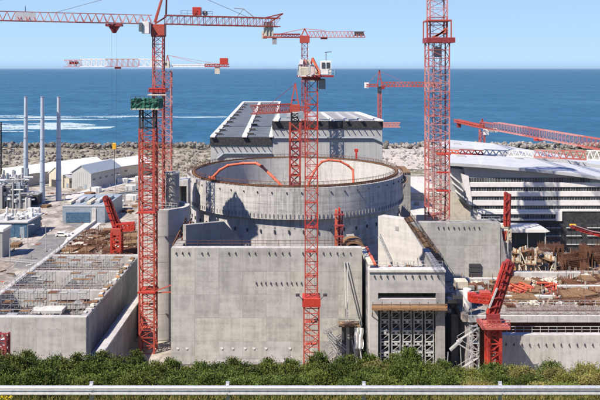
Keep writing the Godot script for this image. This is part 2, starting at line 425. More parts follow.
func build_setting():
	var rough := FastNoiseLite.new()
	rough.seed = 5
	rough.frequency = 0.06
	# sea, out to the horizon
	var s := Shape.new()
	for x in [-1, 1]:
		var far := 70000.0
		if x < 0: s.quad(Vector3(-far, -10, -470), Vector3(0, -10, -470), Vector3(0, -10, -far), Vector3(-far, -10, -far))
		else: s.quad(Vector3(0, -10, -470), Vector3(far, -10, -470), Vector3(far, -10, -far), Vector3(0, -10, -far))
	struct("sea", s, M.sea)
	# hillside under the camera
	s = sheet_mesh(steps(-260, 260, 90), steps(-60, 20, 20) + steps(20.5, 60, 40) + steps(62, 106, 12), func(x, d): return terrain(d) + rough.get_noise_2d(x * 3, d * 3) * clampf((d - 24) * 0.08, 0, 0.6))
	struct("hillside", s, M.hill)
	# the site, flat; and the bank along the shore
	struct("site_ground", sheet_mesh(steps(-900, 900, 2), [105.5, 378.0], func(_x, _d): return 0.0), M.ground)
	var bank := func(x: float, d: float) -> float:
		var base := 0.0
		if d < 440: base = lerpf(0, 6.0, smoothstep(378, 440, d))
		elif d < 462: base = lerpf(6.0, 6.6, (d - 440) / 22)
		else: base = lerpf(6.6, -16.0, (d - 462) / 44)
		return base + rough.get_noise_2d(x, d) * 0.9 * clampf((d - 380) / 20, 0, 1)
	struct("shore_bank", sheet_mesh(steps(-900, 900, 160), steps(377.5, 506, 26), bank), M.bank)
	struct("gravel_bank", sheet_mesh(steps(30, 110, 20), steps(395, 462, 14), func(x, d): return bank.call(x, d) + 0.35), M.gravel)
	# rocks of the sea wall
	var boulders := []
	for k in 3:
		var b := Shape.new()
		var ico := SphereMesh.new()
		ico.radial_segments = 7; ico.rings = 4; ico.radius = 1; ico.height = 2
		var arr := ico.get_mesh_arrays()
		var vs: PackedVector3Array = arr[Mesh.ARRAY_VERTEX]
		var ix: PackedInt32Array = arr[Mesh.ARRAY_INDEX]
		var moved := {}
		for p in vs:
			var key := Vector3i((p * 100).round())
			if not moved.has(key): moved[key] = p * rng.randf_range(0.7, 1.15) * Vector3(1, 0.8, 0.95)
		for i in range(0, ix.size(), 3):
			b.tri(moved[Vector3i((vs[ix[i]] * 100).round())], moved[Vector3i((vs[ix[i + 2]] * 100).round())], moved[Vector3i((vs[ix[i + 1]] * 100).round())])
		boulders.append(b)
	for side in 3:                                               # three mixed heaps that make up the rows of rocks
		var mm := MultiMesh.new()
		mm.transform_format = MultiMesh.TRANSFORM_3D
		mm.use_colors = true
		mm.mesh = boulders[side].mesh()
		var spots := []
		for i in 3200:
			var x := rng.randf_range(-420, 420)
			var d := 447.0 + 46.0 * pow(rng.randf(), 0.8)
			var size := 0.5 + 1.5 * pow(rng.randf(), 2.0)
			spots.append([Transform3D(Basis.from_euler(Vector3(rng.randf() * 6, rng.randf() * 6, rng.randf() * 6)).scaled(Vector3.ONE * size), Vector3(x, bank.call(x, d) + 0.5 + (1.4 if d < 462 else 0.2), -d)), x])
		for i in 700:                                            # paler blocks tipped on the bank inland of the rocks
			var x := rng.randf_range(-230, 160)
			var d := rng.randf_range(392, 440)
			spots.append([Transform3D(Basis.from_euler(Vector3(rng.randf() * 6, rng.randf() * 6, rng.randf() * 6)).scaled(Vector3.ONE * rng.randf_range(0.35, 1.1)), Vector3(x, bank.call(x, d) + 0.2, -d)), x])
		mm.instance_count = spots.size()
		for i in spots.size():
			mm.set_instance_transform(i, spots[i][0])
			var tone := rng.randf_range(0.3, 0.85) * (1.15 if spots[i][1] > 20 else 0.9)
			mm.set_instance_color(i, Color(tone, tone * 0.98, tone * 0.95))
		var o := MultiMeshInstance3D.new()
		o.multimesh = mm
		var rm: StandardMaterial3D = M.rubble.duplicate()
		rm.vertex_color_use_as_albedo = true
		o.material_override = rm
		o.name = numbered("shore_rocks")
		add_child(o)
		tag(o, "grey and pale armour rocks heaped along the sea wall", "rocks", "armour rocks of the sea wall", "stuff")
	# foam drawn out on the water
	var fo := FastNoiseLite.new()
	fo.seed = 9
	fo.frequency = 0.02
	fo.fractal_octaves = 4
	for band in [[984.0, 34.0, -500.0, -100.0, 0.10], [815.0, 62.0, -420.0, -212.0, -0.12], [930.0, 14.0, -420.0, -250.0, 0.1]]:
		var b := Shape.new()
		var nx := 420
		var nd := 34
		for i in nx:
			for j in nd:
				var x: float = lerpf(band[2], band[3], (i + rng.randf()) / nx)
				var u := (j + rng.randf()) / nd * 2 - 1
				var along: float = (x - band[2]) / (band[3] - band[2])
				var taper := clampf((1.0 - along) * 3.0, 0, 1)
				var d: float = band[0] + u * band[1] * (0.2 + 0.8 * taper) + 8 * fo.get_noise_1d(x * 0.6)
				var thick := fo.get_noise_2d(x * 0.5, d * 1.3) + 0.3 * fo.get_noise_2d(x * 3, d * 6) + 0.5 * (1 - absf(u)) * (0.5 + 0.5 * taper) - 0.25
				if thick + rng.randf_range(-0.2, 0.12) < band[4]: continue
				var hx := rng.randf_range(0.5, 2.2)
				var hd := rng.randf_range(0.5, 2.0)
				var y := -9.9 + rng.randf() * 0.05
				b.quad(Vector3(x - hx, y, -d + hd * 0.3), Vector3(x + hx * 0.5, y, -d + hd), Vector3(x + hx, y, -d - hd * 0.3), Vector3(x - hx * 0.5, y, -d - hd))
		solo("sea_foam", b, M.foam, "white streak of foam drawn out on the blue sea", "foam", Vector3((band[2] + band[3]) * 0.5, -9.9, -band[0]), "streaks of foam on the sea", "stuff")
	# paved patches of the yard, each a sheet above the ground
	var patch := func(called: String, pts: Array, m: Material, y: float):
		var q := Shape.new()
		var w := pts.map(func(p): return level(p[0], p[1], y))
		q.prism(w, Vector3(0, -0.05, 0))
		struct(called, q, m)
	patch.call("road", [[31, 247.5], [45.5, 235], [69, 233], [60, 248], [40, 268], [12, 268]], M.asphalt, 0.05)
	patch.call("road", [[60, 222], [150, 178], [158, 182], [78, 228]], M.asphalt, 0.05)
	patch.call("pavement", [[60, 248.5], [70, 233], [112, 205], [118, 208], [82, 240], [56, 262], [48, 266]], M.concrete_pale, 0.06)
	patch.call("yard_slab", [[66, 196], [150, 170], [150, 177], [66, 200]], M.concrete_pale, 0.04)
	patch.call("yard_slab", [[-20, 262], [28, 250], [10, 268], [-30, 290]], M.deck, 0.04)
	patch.call("yard_slab", [[380, 185], [432, 176], [440, 215], [395, 225]], M.concrete_pale, 0.04)

# ---------------------------------------------------------------- reactor building
func build_reactor():
	var o := Vector3(-1.26, 0, -182)
	var t := thing("reactor_building", "huge open round concrete drum with a brown walkway along its rim", "reactor building", o)
	var s := Shape.new()
	s.ring(o, 24.6, 26.0, 0, 24.3, 0, TAU, 120)
	part("lower_wall", s, M.weathered, t)
	s = Shape.new()
	s.ring(o, 25.0, 26.9, 24.3, 31.0, 0, TAU, 120)
	part("wall_core", s, M.concrete, t)
	s = Shape.new()
	var count := 44
	var gap := 0.0009
	s.ring(Vector3.ZERO, 26.9, 27.0, 24.32, 27.6, gap, TAU / count - gap, 4)
	var lowp := s.mesh()
	s = Shape.new()
	s.ring(Vector3.ZERO, 26.9, 27.0, 27.64, 31.1, gap, TAU / count - gap, 4)
	var highp := s.mesh()
	s = Shape.new()
	s.ring(Vector3.ZERO, 24.94, 25.0, 24.4, 31.05, gap, TAU / count - gap, 4)
	var inp := s.mesh()
	for i in count:
		var tr := Transform3D(Basis(Vector3.UP, TAU * i / count), o)
		piece("wall_panel", lowp, M.weathered, t, tr)
		piece("wall_panel", highp, M.weathered, t, tr)
		piece("lining_panel", inp, M.concrete_pale, t, tr)
	# planks of the walkway on the rim, one by one
	var plank := Shape.new()
	plank.ring(Vector3.ZERO, 25.1, 25.75, 31.12, 31.26, 0.002, TAU / 120 - 0.002, 2)
	var pm := plank.mesh()
	for i in 120:
		piece("walkway_plank", pm, M.timber, t, Transform3D(Basis(Vector3.UP, TAU * i / 120 + 0.001), o + Vector3(0, rng.randf() * 0.05, 0)))
	plank = Shape.new()
	plank.ring(Vector3.ZERO, 27.15, 28.3, 29.3, 29.42, 0.002, TAU / 60 - 0.002, 3)
	pm = plank.mesh()
	var hang := Shape.new()
	for i in 60:
		var a := TAU * i / 60
		if a > 1.25 and a < 2.3:
			piece("hanging_deck", pm, M.timber, t, Transform3D(Basis(Vector3.UP, a), o))
			var e := Vector3(sin(a), 0, cos(a))
			hang.bar(o + e * 28.2 + Vector3(0, 29.4, 0), o + e * 28.2 + Vector3(0, 30.7, 0), 0.08)
			hang.bar(o + e * 27.1 + Vector3(0, 27.4, 0), o + e * 28.2 + Vector3(0, 29.3, 0), 0.12)
	part("hanging_bracket", hang, M.steel, t)
	for ringr in [25.15, 25.8, 26.85]:
		var r := Shape.new()
		var m := 150
		var tall := 1.25 if ringr < 26.5 else 0.75
		for i in m:
			var a := TAU * i / m
			var b := TAU * (i + 1) / m
			var e: Vector3 = Vector3(sin(a), 0, cos(a)) * ringr
			var g: Vector3 = Vector3(sin(b), 0, cos(b)) * ringr
			r.bar(o + e + Vector3(0, 31.1, 0), o + e + Vector3(0, 31.1 + tall * rng.randf_range(0.85, 1.1), 0), 0.05)
			if ringr < 26.5:
				r.bar(o + e + Vector3(0, 32.2, 0), o + g + Vector3(0, 32.2, 0), 0.05)
				r.bar(o + e + Vector3(0, 31.4, 0), o + g + Vector3(0, 31.4, 0), 0.03, 0.15)
			else:
				for q in 3:
					var w := lerpf(a, b, q / 3.0)
					var h: Vector3 = Vector3(sin(w), 0, cos(w)) * (ringr - 0.35 * (q % 2))
					r.bar(o + h + Vector3(0, 31.05, 0), o + h + Vector3(0, 31.5 + 0.35 * rng.randf(), 0), 0.05)
		part("rim_rail" if ringr < 26.5 else "starter_bars", r, M.rust, t, "", "" if ringr < 26.5 else "stuff")
	# corbels above the ledge, and anchors left by the climbing formwork
	var cor := Shape.new()
	for i in 190:
		var a := TAU * i / 190
		var b := Basis(Vector3.UP, a)
		cor.box(o + b * Vector3(0, 25.1, 27.06), Vector3(0.13, 0.8, 0.2), b)
		if i % 5 == 0: cor.box(o + b * Vector3(0, 22.4, 26.05), Vector3(0.2, 0.2, 0.2), b)
	part("corbels", cor, M.concrete_grey, t, "", "stuff")
	for i in 26:
		var a := -1.5 + 3.0 * i / 25
		var b := Basis(Vector3.UP, a)
		var q := Shape.new()
		q.box(o + b * Vector3(0, 30.1, 27.08), Vector3(0.22, 0.34, 0.24), b)
		part("formwork_anchor", q, M.dark_steel, t)
		q = Shape.new()
		q.box(o + b * Vector3(0.4, 21.5, 26.1), Vector3(0.26, 0.7, 0.3), b)
		part("formwork_anchor", q, M.dark_steel, t)
	s = Shape.new()
	s.ring(o, 0, 24.6, 7.0, 8.0, 0, TAU, 60)
	part("floor_slab", s, M.concrete_grey, t)
	s = Shape.new()
	s.ring(o, 9.0, 10.0, 8.0, 17.0, 0, TAU, 60)
	part("inner_pit", s, M.concrete_grey, t)

# ---------------------------------------------------------------- concrete buildings round it
func panelled(t: Node3D, x0: float, x1: float, y0: float, y1: float, d: float, nx: int, ny: int, m: Material, thick := 0.1):    # a wall of cast panels, joints between
	var w := (x1 - x0) / nx
	var h := (y1 - y0) / ny
	var s := Shape.new()
	s.box(Vector3(0, 0, 0), Vector3(w - 0.02, h - 0.02, thick))
	var pm := s.mesh()
	var pours := []
	for k in 4:
		var q: StandardMaterial3D = m.duplicate()
		var v: float = [0.93, 0.965, 0.985, 1.0][k]
		q.albedo_color = Color(v, v, v * [1.0, 0.985, 1.0, 0.975][k])
		q.uv1_offset = Vector3(0.17 * k, 0.31 * k, 0)
		pours.append(q)
	var ties := Shape.new()
	for i in nx * 3:
		for j in ny * 2:
			if rng.randf() < 0.8: ties.tube(Vector3(x0 + (x1 - x0) * (i + 0.5) / (nx * 3), y0 + (y1 - y0) * (j + 0.5) / (ny * 2), -d + thick * 0.5), Vector3(x0 + (x1 - x0) * (i + 0.5) / (nx * 3), y0 + (y1 - y0) * (j + 0.5) / (ny * 2), -d + thick * 0.5 + 0.02), 0.075, 0.06, 6)
	part("tie_plugs", ties, M.concrete_grey, t, "", "stuff")
	for i in nx:
		for j in ny:
			piece("wall_panel", pm, pours[rng.randi() % 4], t, Transform3D(Basis(), Vector3(x0 + w * (i + 0.5), y0 + h * (j + 0.5), -d + rng.randf_range(-0.012, 0.012))))
func anchors(t: Node3D, x0: float, x1: float, py: float, d: float, gap: float):    # small brackets left in the concrete, in a row
	var s := Shape.new()
	var x := x0
	while x < x1:
		if rng.randf() < 0.9:
			var p := P(x, py, d)
			s.box(p + Vector3(0, 0, 0.08), Vector3(0.13, 0.24, 0.24))
			s.box(p + Vector3(0.04, 0.2, 0.05), Vector3(0.07, 0.26, 0.14))
		x += gap * rng.randf_range(0.9, 1.1)
	part("anchor_brackets", s, M.dark_steel, t, "", "stuff")
func build_concrete():
	# tall front wall
	var t := thing("shield_wall", "wide pale concrete wall with rows of anchor brackets before the round drum", "concrete wall", Vector3(-6.4, 0, -139))
	var s := Shape.new()
	s.span(Vector3(-24.7, 0, -138.06), Vector3(11.85, 22.45, -139.8))
	part("wall_core", s, M.concrete, t)
	panelled(t, -24.72, 11.9, 0.2, 22.5, 138.0, 8, 5, M.concrete)
	anchors(t, 176, 352, 253.5, 137.9, 6.6)
	anchors(t, 251, 303, 283.5, 137.9, 5.0)
	for x in [178, 187, 222, 233, 245, 254, 266, 290]:
		var q := Shape.new()
		q.tube(P(x, 348, 138.0), P(x, 348, 137.91), 0.3, 0.28, 12)
		part("patch", q, M.concrete_pale, t)
	box_part("kerb", Vector3(-9.5, 1.0, -137.2), Vector3(15, 0.5, 1.2), M.concrete_grey, t)
	s = Shape.new()
	s.span(Vector3(-24.7, 0, -139.8), Vector3(-22.9, 22.4, -158))
	part("side_wall", s, M.concrete_grey, t)
	s = Shape.new()
	s.span(Vector3(10.2, 0, -139.8), Vector3(11.85, 20.4, -160))
	part("side_wall", s, M.concrete_grey, t)
	railing("railing", Vector3(-24.4, 22.5, -139.5), Vector3(11.6, 22.5, -139.5), 1.1, 2.2, M.rust, t)
	# sloping form panel between wall and right-hand block
	t = thing("slanted_shutter", "slanted pink and cream formwork panel at the end of the front wall", "formwork panel", P(368, 262, 131))
	var a := P(362.5, 247.5, 139)
	var b := P(371, 265, 130.6)
	s = Shape.new()
	s.bar(a, b, 0.9, 0.2)
	part("board", s, M.cream, t)
	s = Shape.new()
	s.bar(a + Vector3(0.75, 0.05, 0), b + Vector3(0.75, 0.05, 0), 0.45, 0.3)
	part("edge_beam", s, M.orange, t)
	# vaulted opening behind the front wall
	t = thing("vault", "small arched concrete vault with timber centring behind the front wall", "vault", P(354, 250, 146) * Vector3(1, 0, 1))
	s = Shape.new()
	var vc := P(354, 250, 147)
	for i in 12:
		var p := PI * i / 12
		var q := PI * (i + 1) / 12
		s.hexa([vc + Vector3(cos(p) * 1.8, sin(p) * 1.3, 0), vc + Vector3(cos(p) * 2.3, sin(p) * 1.75, 0), vc + Vector3(cos(p) * 2.3, sin(p) * 1.75, -5), vc + Vector3(cos(p) * 1.8, sin(p) * 1.3, -5),
			vc + Vector3(cos(q) * 1.8, sin(q) * 1.3, 0), vc + Vector3(cos(q) * 2.3, sin(q) * 1.75, 0), vc + Vector3(cos(q) * 2.3, sin(q) * 1.75, -5), vc + Vector3(cos(q) * 1.8, sin(q) * 1.3, -5)])
	part("arch", s, M.timber, t)
	box_part("pier", vc + Vector3(-2.05, -10.3, -2.5), Vector3(0.5, 20.6, 5), M.concrete_grey, t)
	box_part("pier", vc + Vector3(2.05, -10.3, -2.5), Vector3(0.5, 20.6, 5), M.concrete_grey, t)
	# wedge with a sloping top
	var nn := Vector3(-sin(0.75), 0, cos(0.75))
	var pt := P(378, 240, 157)
	var w := func(px, py): return on_plane(px, py, pt, nn)
	var lowest: Vector3 = w.call(437, 268)
	t = thing("wedge_building", "white concrete wedge with a sloping timber-edged top beside the drum", "concrete building", Vector3(lowest.x - 5, 0, lowest.z))
	s = Shape.new()
	var bl: Vector3 = w.call(378, 268); bl.y = 0
	var br: Vector3 = w.call(437, 268); br.y = 0
	s.prism([bl, br, w.call(437, 265), w.call(404, 219.5), w.call(378, 216)], -nn * 2.2)
	part("wall", s, M.concrete_pale, t)
	var e0: Vector3 = w.call(404, 219)
	var e1: Vector3 = w.call(437.5, 265)
	for i in 9:                                                   # boards laid up the slope
		var q := Shape.new()
		q.bar(e0.lerp(e1, i / 9.0 + 0.004) - nn * 1.2 + Vector3(0, 0.22, 0), e0.lerp(e1, (i + 1) / 9.0 - 0.004) - nn * 1.2 + Vector3(0, 0.22, 0), 2.5, 0.3)
		part("form_board", q, M.timber, t)
	s = Shape.new()
	for i in 14:
		var p := e0.lerp(e1, i / 13.0) - nn * 2.1
		s.bar(p, p + Vector3(0, 1.3, 0), 0.08)
	s.bar(e0 - nn * 2.1 + Vector3(0, 1.3, 0), e1 - nn * 2.1 + Vector3(0, 1.3, 0), 0.07)
	part("edge_rail", s, M.rust, t)
	s = Shape.new()
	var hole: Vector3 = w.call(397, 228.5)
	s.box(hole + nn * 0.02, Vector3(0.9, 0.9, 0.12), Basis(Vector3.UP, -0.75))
	part("hatch", s, M.steel, t)  # plate standing in for the dark of an opening in the wall
	s = Shape.new()
	var f0: Vector3 = w.call(380, 236)
	var f1: Vector3 = w.call(392, 262)
	s.bar(f0 + nn * 0.5, f1 + nn * 0.5, 0.5, 0.3)
	s.bar(f0 + nn * 0.5 + Vector3(0, 1, 0), f1 + nn * 0.5 + Vector3(0, 1, 0), 0.08)
	for i in 9: s.bar(f0.lerp(f1, i / 8.0) + nn * 0.5, f0.lerp(f1, i / 8.0) + nn * 0.5 + Vector3(0, 1, 0), 0.07)
	part("stair", s, M.galvanised, t)
	# block with the slot and the bays of shoring
	t = thing("portal_block", "concrete block with slot window and orange timber platform over dark bays", "concrete building", Vector3(19.5, 0, -130))
	s = Shape.new()
	var X := func(px): return (px - 300.0) * 130.0 / F
	var Y := func(py): return 57.0 - (py - 68.0) * 130.0 / F
	s.span(Vector3(X.call(370), Y.call(293), -130), Vector3(X.call(445), Y.call(272), -131.4))
	part("parapet_beam", s, M.concrete, t)
	s = Shape.new()
	s.bevelled(Vector3(X.call(407), Y.call(270.6), -130.7), Vector3(X.call(446) - X.call(369), 0.5, 1.9), 0.1)
	part("coping", s, M.concrete_pale, t)
	s = Shape.new()
	s.span(Vector3(X.call(370), Y.call(293), -130), Vector3(X.call(378), 0, -131.4))
	part("pier", s, M.concrete, t)
	s = Shape.new()
	s.span(Vector3(X.call(436), Y.call(293), -130), Vector3(X.call(445), 0, -131.4))
	part("pier", s, M.concrete_grey, t)
	s = Shape.new()
	s.span(Vector3(X.call(378), Y.call(308), -130), Vector3(X.call(436), Y.call(299), -131.4))
	part("lintel", s, M.concrete, t)
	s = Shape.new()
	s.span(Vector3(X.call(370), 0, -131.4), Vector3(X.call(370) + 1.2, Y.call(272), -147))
	part("side_wall", s, M.concrete_pale, t)  # sunlit look of this side put into a paler concrete
	s = Shape.new()
	s.span(Vector3(X.call(445) - 1.2, 0, -131.4), Vector3(X.call(445), Y.call(272), -147))
	part("side_wall", s, M.concrete_grey, t)
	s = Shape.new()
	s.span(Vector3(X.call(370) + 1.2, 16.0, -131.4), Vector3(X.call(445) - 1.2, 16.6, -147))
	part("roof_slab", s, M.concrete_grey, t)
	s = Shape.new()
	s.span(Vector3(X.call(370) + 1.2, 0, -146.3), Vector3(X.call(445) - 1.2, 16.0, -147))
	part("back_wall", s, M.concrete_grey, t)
	anchors(t, 374, 443, 276.5, 129.9, 6.5)
	for i in 15:
		var q := Shape.new()
		var x0: float = lerpf(X.call(371.5), X.call(445), i / 15.0)
		q.box(Vector3(x0 + 0.47, Y.call(307) + 0.06 * (i % 2), -129.1), Vector3(0.9, 0.16, 1.7))
		part("platform_plank", q, M.timber, t)
	for k in 3:
		var q := Shape.new()
		q.bar(Vector3(X.call(371), Y.call(306) + 0.38 * k, -128.35), Vector3(X.call(445.5), Y.call(306) + 0.38 * k, -128.35), 0.06, 0.26)
		part("guard_board", q, M.timber if k != 1 else M.form_ply, t)
	s = Shape.new()
	for i in 9:
		var x0: float = lerpf(X.call(372), X.call(445), i / 8.0)
		s.bar(Vector3(x0, Y.call(308), -128.4), Vector3(x0, Y.call(299), -128.4), 0.09)
		s.bar(Vector3(x0, Y.call(316), -129.95), Vector3(x0, Y.call(308), -128.5), 0.12)
	part("platform_bracket", s, M.dark_steel, t)
	railing("roof_rail", Vector3(X.call(371), Y.call(269.5), -131.2), Vector3(X.call(444), Y.call(269.5), -131.2), 1.2, 1.4, M.galvanised, t)
	# shoring towers inside the bays
	for i in 5:
		var c := Vector3(X.call(385.5 + i * 11.2), 0, -131.6)
		var st := thing("shoring_tower", "white steel shoring frame standing in the dark bay below the orange platform", "shoring tower", c, "shoring towers in the portal bays")
		s = Shape.new()
		var hw := 0.74
		for x in [-hw, hw]:
			for z in [0.6, -0.6]: s.bar(c + Vector3(x, 0, z), c + Vector3(x, 13.8, z), 0.13)
		part("upright", s, M.galvanised, st)
		for k in 7:
			var y := 1.2 + k * 2.0
			s = Shape.new()
			for z in [0.6, -0.6]:
				s.bar(c + Vector3(-hw, y, z), c + Vector3(hw, y, z), 0.2 if z > 0 else 0.1)
				s.bar(c + Vector3(-hw, y - 0.62, z), c + Vector3(hw, y - 0.62, z), 0.1)
			s.box(c + Vector3(0, y - 0.3, 0.6), Vector3(0.5, 0.5, 0.08))
			s.bar(c + Vector3(-hw, y - 1.8, 0.6), c + Vector3(hw, y - 0.6, 0.6), 0.07)
			for x in [-hw, hw]: s.bar(c + Vector3(x, y, 0.62), c + Vector3(x, y, -0.62), 0.12)
			part("cross_frame", s, M.galvanised, st)
			if k in [2, 4, 6]: box_part("work_deck", c + Vector3(0, y + 0.12, 0), Vector3(1.6, 0.06, 1.1), M.steel, st, 0.01)
	# wall behind, right of the wedge
	t = thing("annex_wall", "grey concrete wall with a row of brackets below the tall pink mast", "concrete wall", Vector3(33, 0, -152))
	s = Shape.new()
	s.prism([P(410, 223, 152.1) * Vector3(1, 0, 1), P(507, 223, 152.1) * Vector3(1, 0, 1), P(507, 262, 152.1), P(500, 222.6, 152.1), P(410, 222.6, 152.1)], Vector3(0, 0, -1.8))
	part("wall_core", s, M.concrete_grey, t)
	panelled(t, P(410, 0, 152).x, P(500, 0, 152).x, 0.0, P(0, 222.3, 152).y, 152.0, 5, 5, M.concrete)
	anchors(t, 438, 486, 228, 151.9, 5.2)
	railing("railing", P(441, 222.2, 152.6), P(500, 222.2, 152.6), 1.2, 1.6, M.steel, t)
	# brown crates in a pocket of this wall
	for i in 3: pixel_box("stacked_frame", 469, 264 + i * 4.6, 481, 267.6 + i * 4.6, 151.6, 0.8, M.dark_steel, t)
	# slab reaching back from the drum on the right
	t = thing("side_terrace", "stepped pale flat roofs in the gap right of the round drum", "terrace", Vector3(36, 0, -230))
	for st in [[200.0, 222.0, 9.0], [222.3, 250.0, 11.0], [250.3, 292.0, 13.0]]:
		s = Shape.new()
		s.span(Vector3(30.5, 0, -st[0]), Vector3(P(444, 0, st[0]).x, st[2], -st[1]))
		part("roof_step", s, M.concrete_pale, t)
		s = Shape.new()
		s.bevelled(Vector3((30.5 + P(444, 0, st[0]).x) * 0.5, st[2] + 0.3, -st[0] - 0.3), Vector3(P(444, 0, st[0]).x - 30.5, 0.6, 0.5), 0.06)
		part("parapet", s, M.concrete, t)
		for k in 3: box_part("roof_unit", Vector3(32.5 + k * 3.3, st[2] + 0.6, -lerpf(st[0], st[1], 0.3 + 0.2 * k)), Vector3(1.4, 1.2, 1.8), [M.galvanised, M.cream, M.steel][k], t)
	# block added where only a shadow gap lies behind the right rim
	t = thing("gantry_block", "added grey block with brown roof edge in the shadow gap behind the right rim of the drum", "building", P(416, 165, 215) * Vector3(1, 0, 1))
	pixel_box("wall", 402, 173, 410.5, 218, 205, 12, M.concrete_grey, t)
	pixel_box("roof_edge", 401.5, 172, 411, 173.2, 204.7, 12.6, M.timber, t)
	# cylinder tower at the left of the front wall
	var c := P(164, 0, 155.5) * Vector3(1, 0, 1)
	t = thing("round_tower", "round grey concrete tower standing left of the front wall", "tower", c)
	s = Shape.new()
	s.ring(c, 4.6, 5.5, 0, 27.4, 0, TAU, 64)
	part("wall", s, M.concrete, t)
	for k in 5:
		s = Shape.new()
		s.ring(c, 5.5, 5.56, 0.3 + k * 5.4, 5.6 + k * 5.4, 0, TAU, 64)
		part("wall_ring", s, M.concrete, t)
	s = Shape.new()
	s.ring(c, 0, 4.6, 26.4, 26.8, 0, TAU, 32)
	part("roof_slab", s, M.concrete_grey, t)
	railing("railing", c + Vector3(-5, 27.4, 1.6), c + Vector3(3.5, 27.4, 3.9), 1.1, 1.2, M.galvanised, t)
	c = P(172.5, 0, 157.5) * Vector3(1, 0, 1)
	t = thing("vertical_tank", "upright grey cylindrical tank on top of the round tower", "tank", c + Vector3(0, 26.8, 0))
	s = Shape.new()
	s.ring(c, 0, 1.5, 26.8, 34.0, 0, TAU, 32)
	part("shell", s, M.concrete_grey, t)
	s = Shape.new()
	s.ring(c, 1.3, 1.6, 33.9, 34.2, 0, TAU, 32)
	part("rim", s, M.concrete_pale, t)
	t = thing("link_tower", "concrete link tower with a tall dark opening between tank and drum", "tower", P(183, 0, 164) * Vector3(1, 0, 1))
	var l0 := P(178, 180, 164)
	var l1 := P(188, 207, 164)
	s = Shape.new()
	s.span(Vector3(l0.x, 0, l0.z), Vector3(l1.x, l1.y, l0.z - 4))
	part("lower_wall", s, M.concrete, t)
	s = Shape.new()
	s.span(Vector3(l0.x, l1.y, l0.z), Vector3(l0.x + 0.3, l0.y, l0.z - 4))
	part("jamb", s, M.concrete_pale, t)
	s = Shape.new()
	s.span(Vector3(l1.x - 0.3, l1.y, l0.z), Vector3(l1.x, l0.y, l0.z - 4))
	part("jamb", s, M.concrete_pale, t)
	s = Shape.new()
	s.span(Vector3(l0.x + 0.3, l0.y - 1.4, l0.z), Vector3(l1.x - 0.3, l0.y, l0.z - 4))
	part("lintel", s, M.concrete_pale, t)
	s = Shape.new()
	s.span(Vector3(l0.x + 0.3, l1.y, l0.z - 3.7), Vector3(l1.x - 0.3, l0.y - 1.4, l0.z - 4))
	part("back_wall", s, M.concrete_grey, t)
	# wall added between tower and drum, turned from the sun to look dark
	var an := Vector3(sin(0.8), 0, cos(0.8))
	var ap := P(188, 240, 142.5)
	var aw := func(px, py): return on_plane(px, py, ap, an)
	var a0: Vector3 = aw.call(186, 250); a0.y = 0
	var a1: Vector3 = aw.call(241, 250); a1.y = 0
	t = thing("skew_wall", "added grey concrete wall turned from the sun behind the left end of the front wall", "concrete wall", a0.lerp(a1, 0.5))
	s = Shape.new()
	s.prism([a0, a1, aw.call(241, 240), aw.call(224, 221.5), aw.call(186, 225)], -an * 1.0)
	part("wall", s, M.concrete_grey, t)
	# rusty stair beside it, leaning up to the drum
	t = thing("stair_truss", "rusty red stair truss leaning up against the drum", "stair", P(180, 248, 145))
	truss(t, "stair_section", P(177.5, 250, 144.5), P(191, 222, 150), 1.3, 1.3, 2, 4, [M.rust], 0.2, 0.12, true)
	s = Shape.new()
	for i in 16:
		s.box(P(177.5, 250, 144.5).lerp(P(191, 222, 150), i / 15.0), Vector3(1.2, 0.08, 0.4))
	part("tread", s, M.dark_red, t)

# ---------------------------------------------------------------- open concrete basins on the left
func scaffold(at: Vector3, nx: int, ny: int, nz: int, label: String, group: String, m: Material, decks := true):
	var t := thing("scaffold", label, "scaffold", at, group)
	var b := 1.9
	for i in nx + 1:
		var s := Shape.new()
		for k in nz + 1:
			s.bar(at + Vector3(i * b, 0, -k * b), at + Vector3(i * b, ny * b + rng.randf() * 0.9, -k * b), 0.09)
		part("upright", s, m, t)
	for j in range(1, ny + 1):
		var s := Shape.new()
		for k in nz + 1:
			s.bar(at + Vector3(0, j * b, -k * b), at + Vector3(nx * b, j * b, -k * b), 0.07)
			s.bar(at + Vector3(0, j * b - 0.9, -k * b), at + Vector3(nx * b, j * b - 0.9, -k * b), 0.06)
		for i in nx + 1: s.bar(at + Vector3(i * b, j * b, 0), at + Vector3(i * b, j * b, -nz * b), 0.07)
		for i in nx:
			if (i + j) % 2: s.bar(at + Vector3(i * b, (j - 1) * b, 0.04), at + Vector3((i + 1) * b, j * b, 0.04), 0.06)
		part("ledger", s, m, t)
		if decks:
			for i in nx:
				for q in 3:
					if rng.randf() < 0.5: box_part("deck_board", at + Vector3((i + 0.5) * b, j * b + 0.08 + 0.03 * q, -nz * b * (0.2 + 0.3 * q)), Vector3(b * 1.05, 0.07, rng.randf_range(0.4, 1.1)), [M.timber, M.rust, M.steel, M.timber, M.concrete_grey][rng.randi() % 5], t, 0.02)
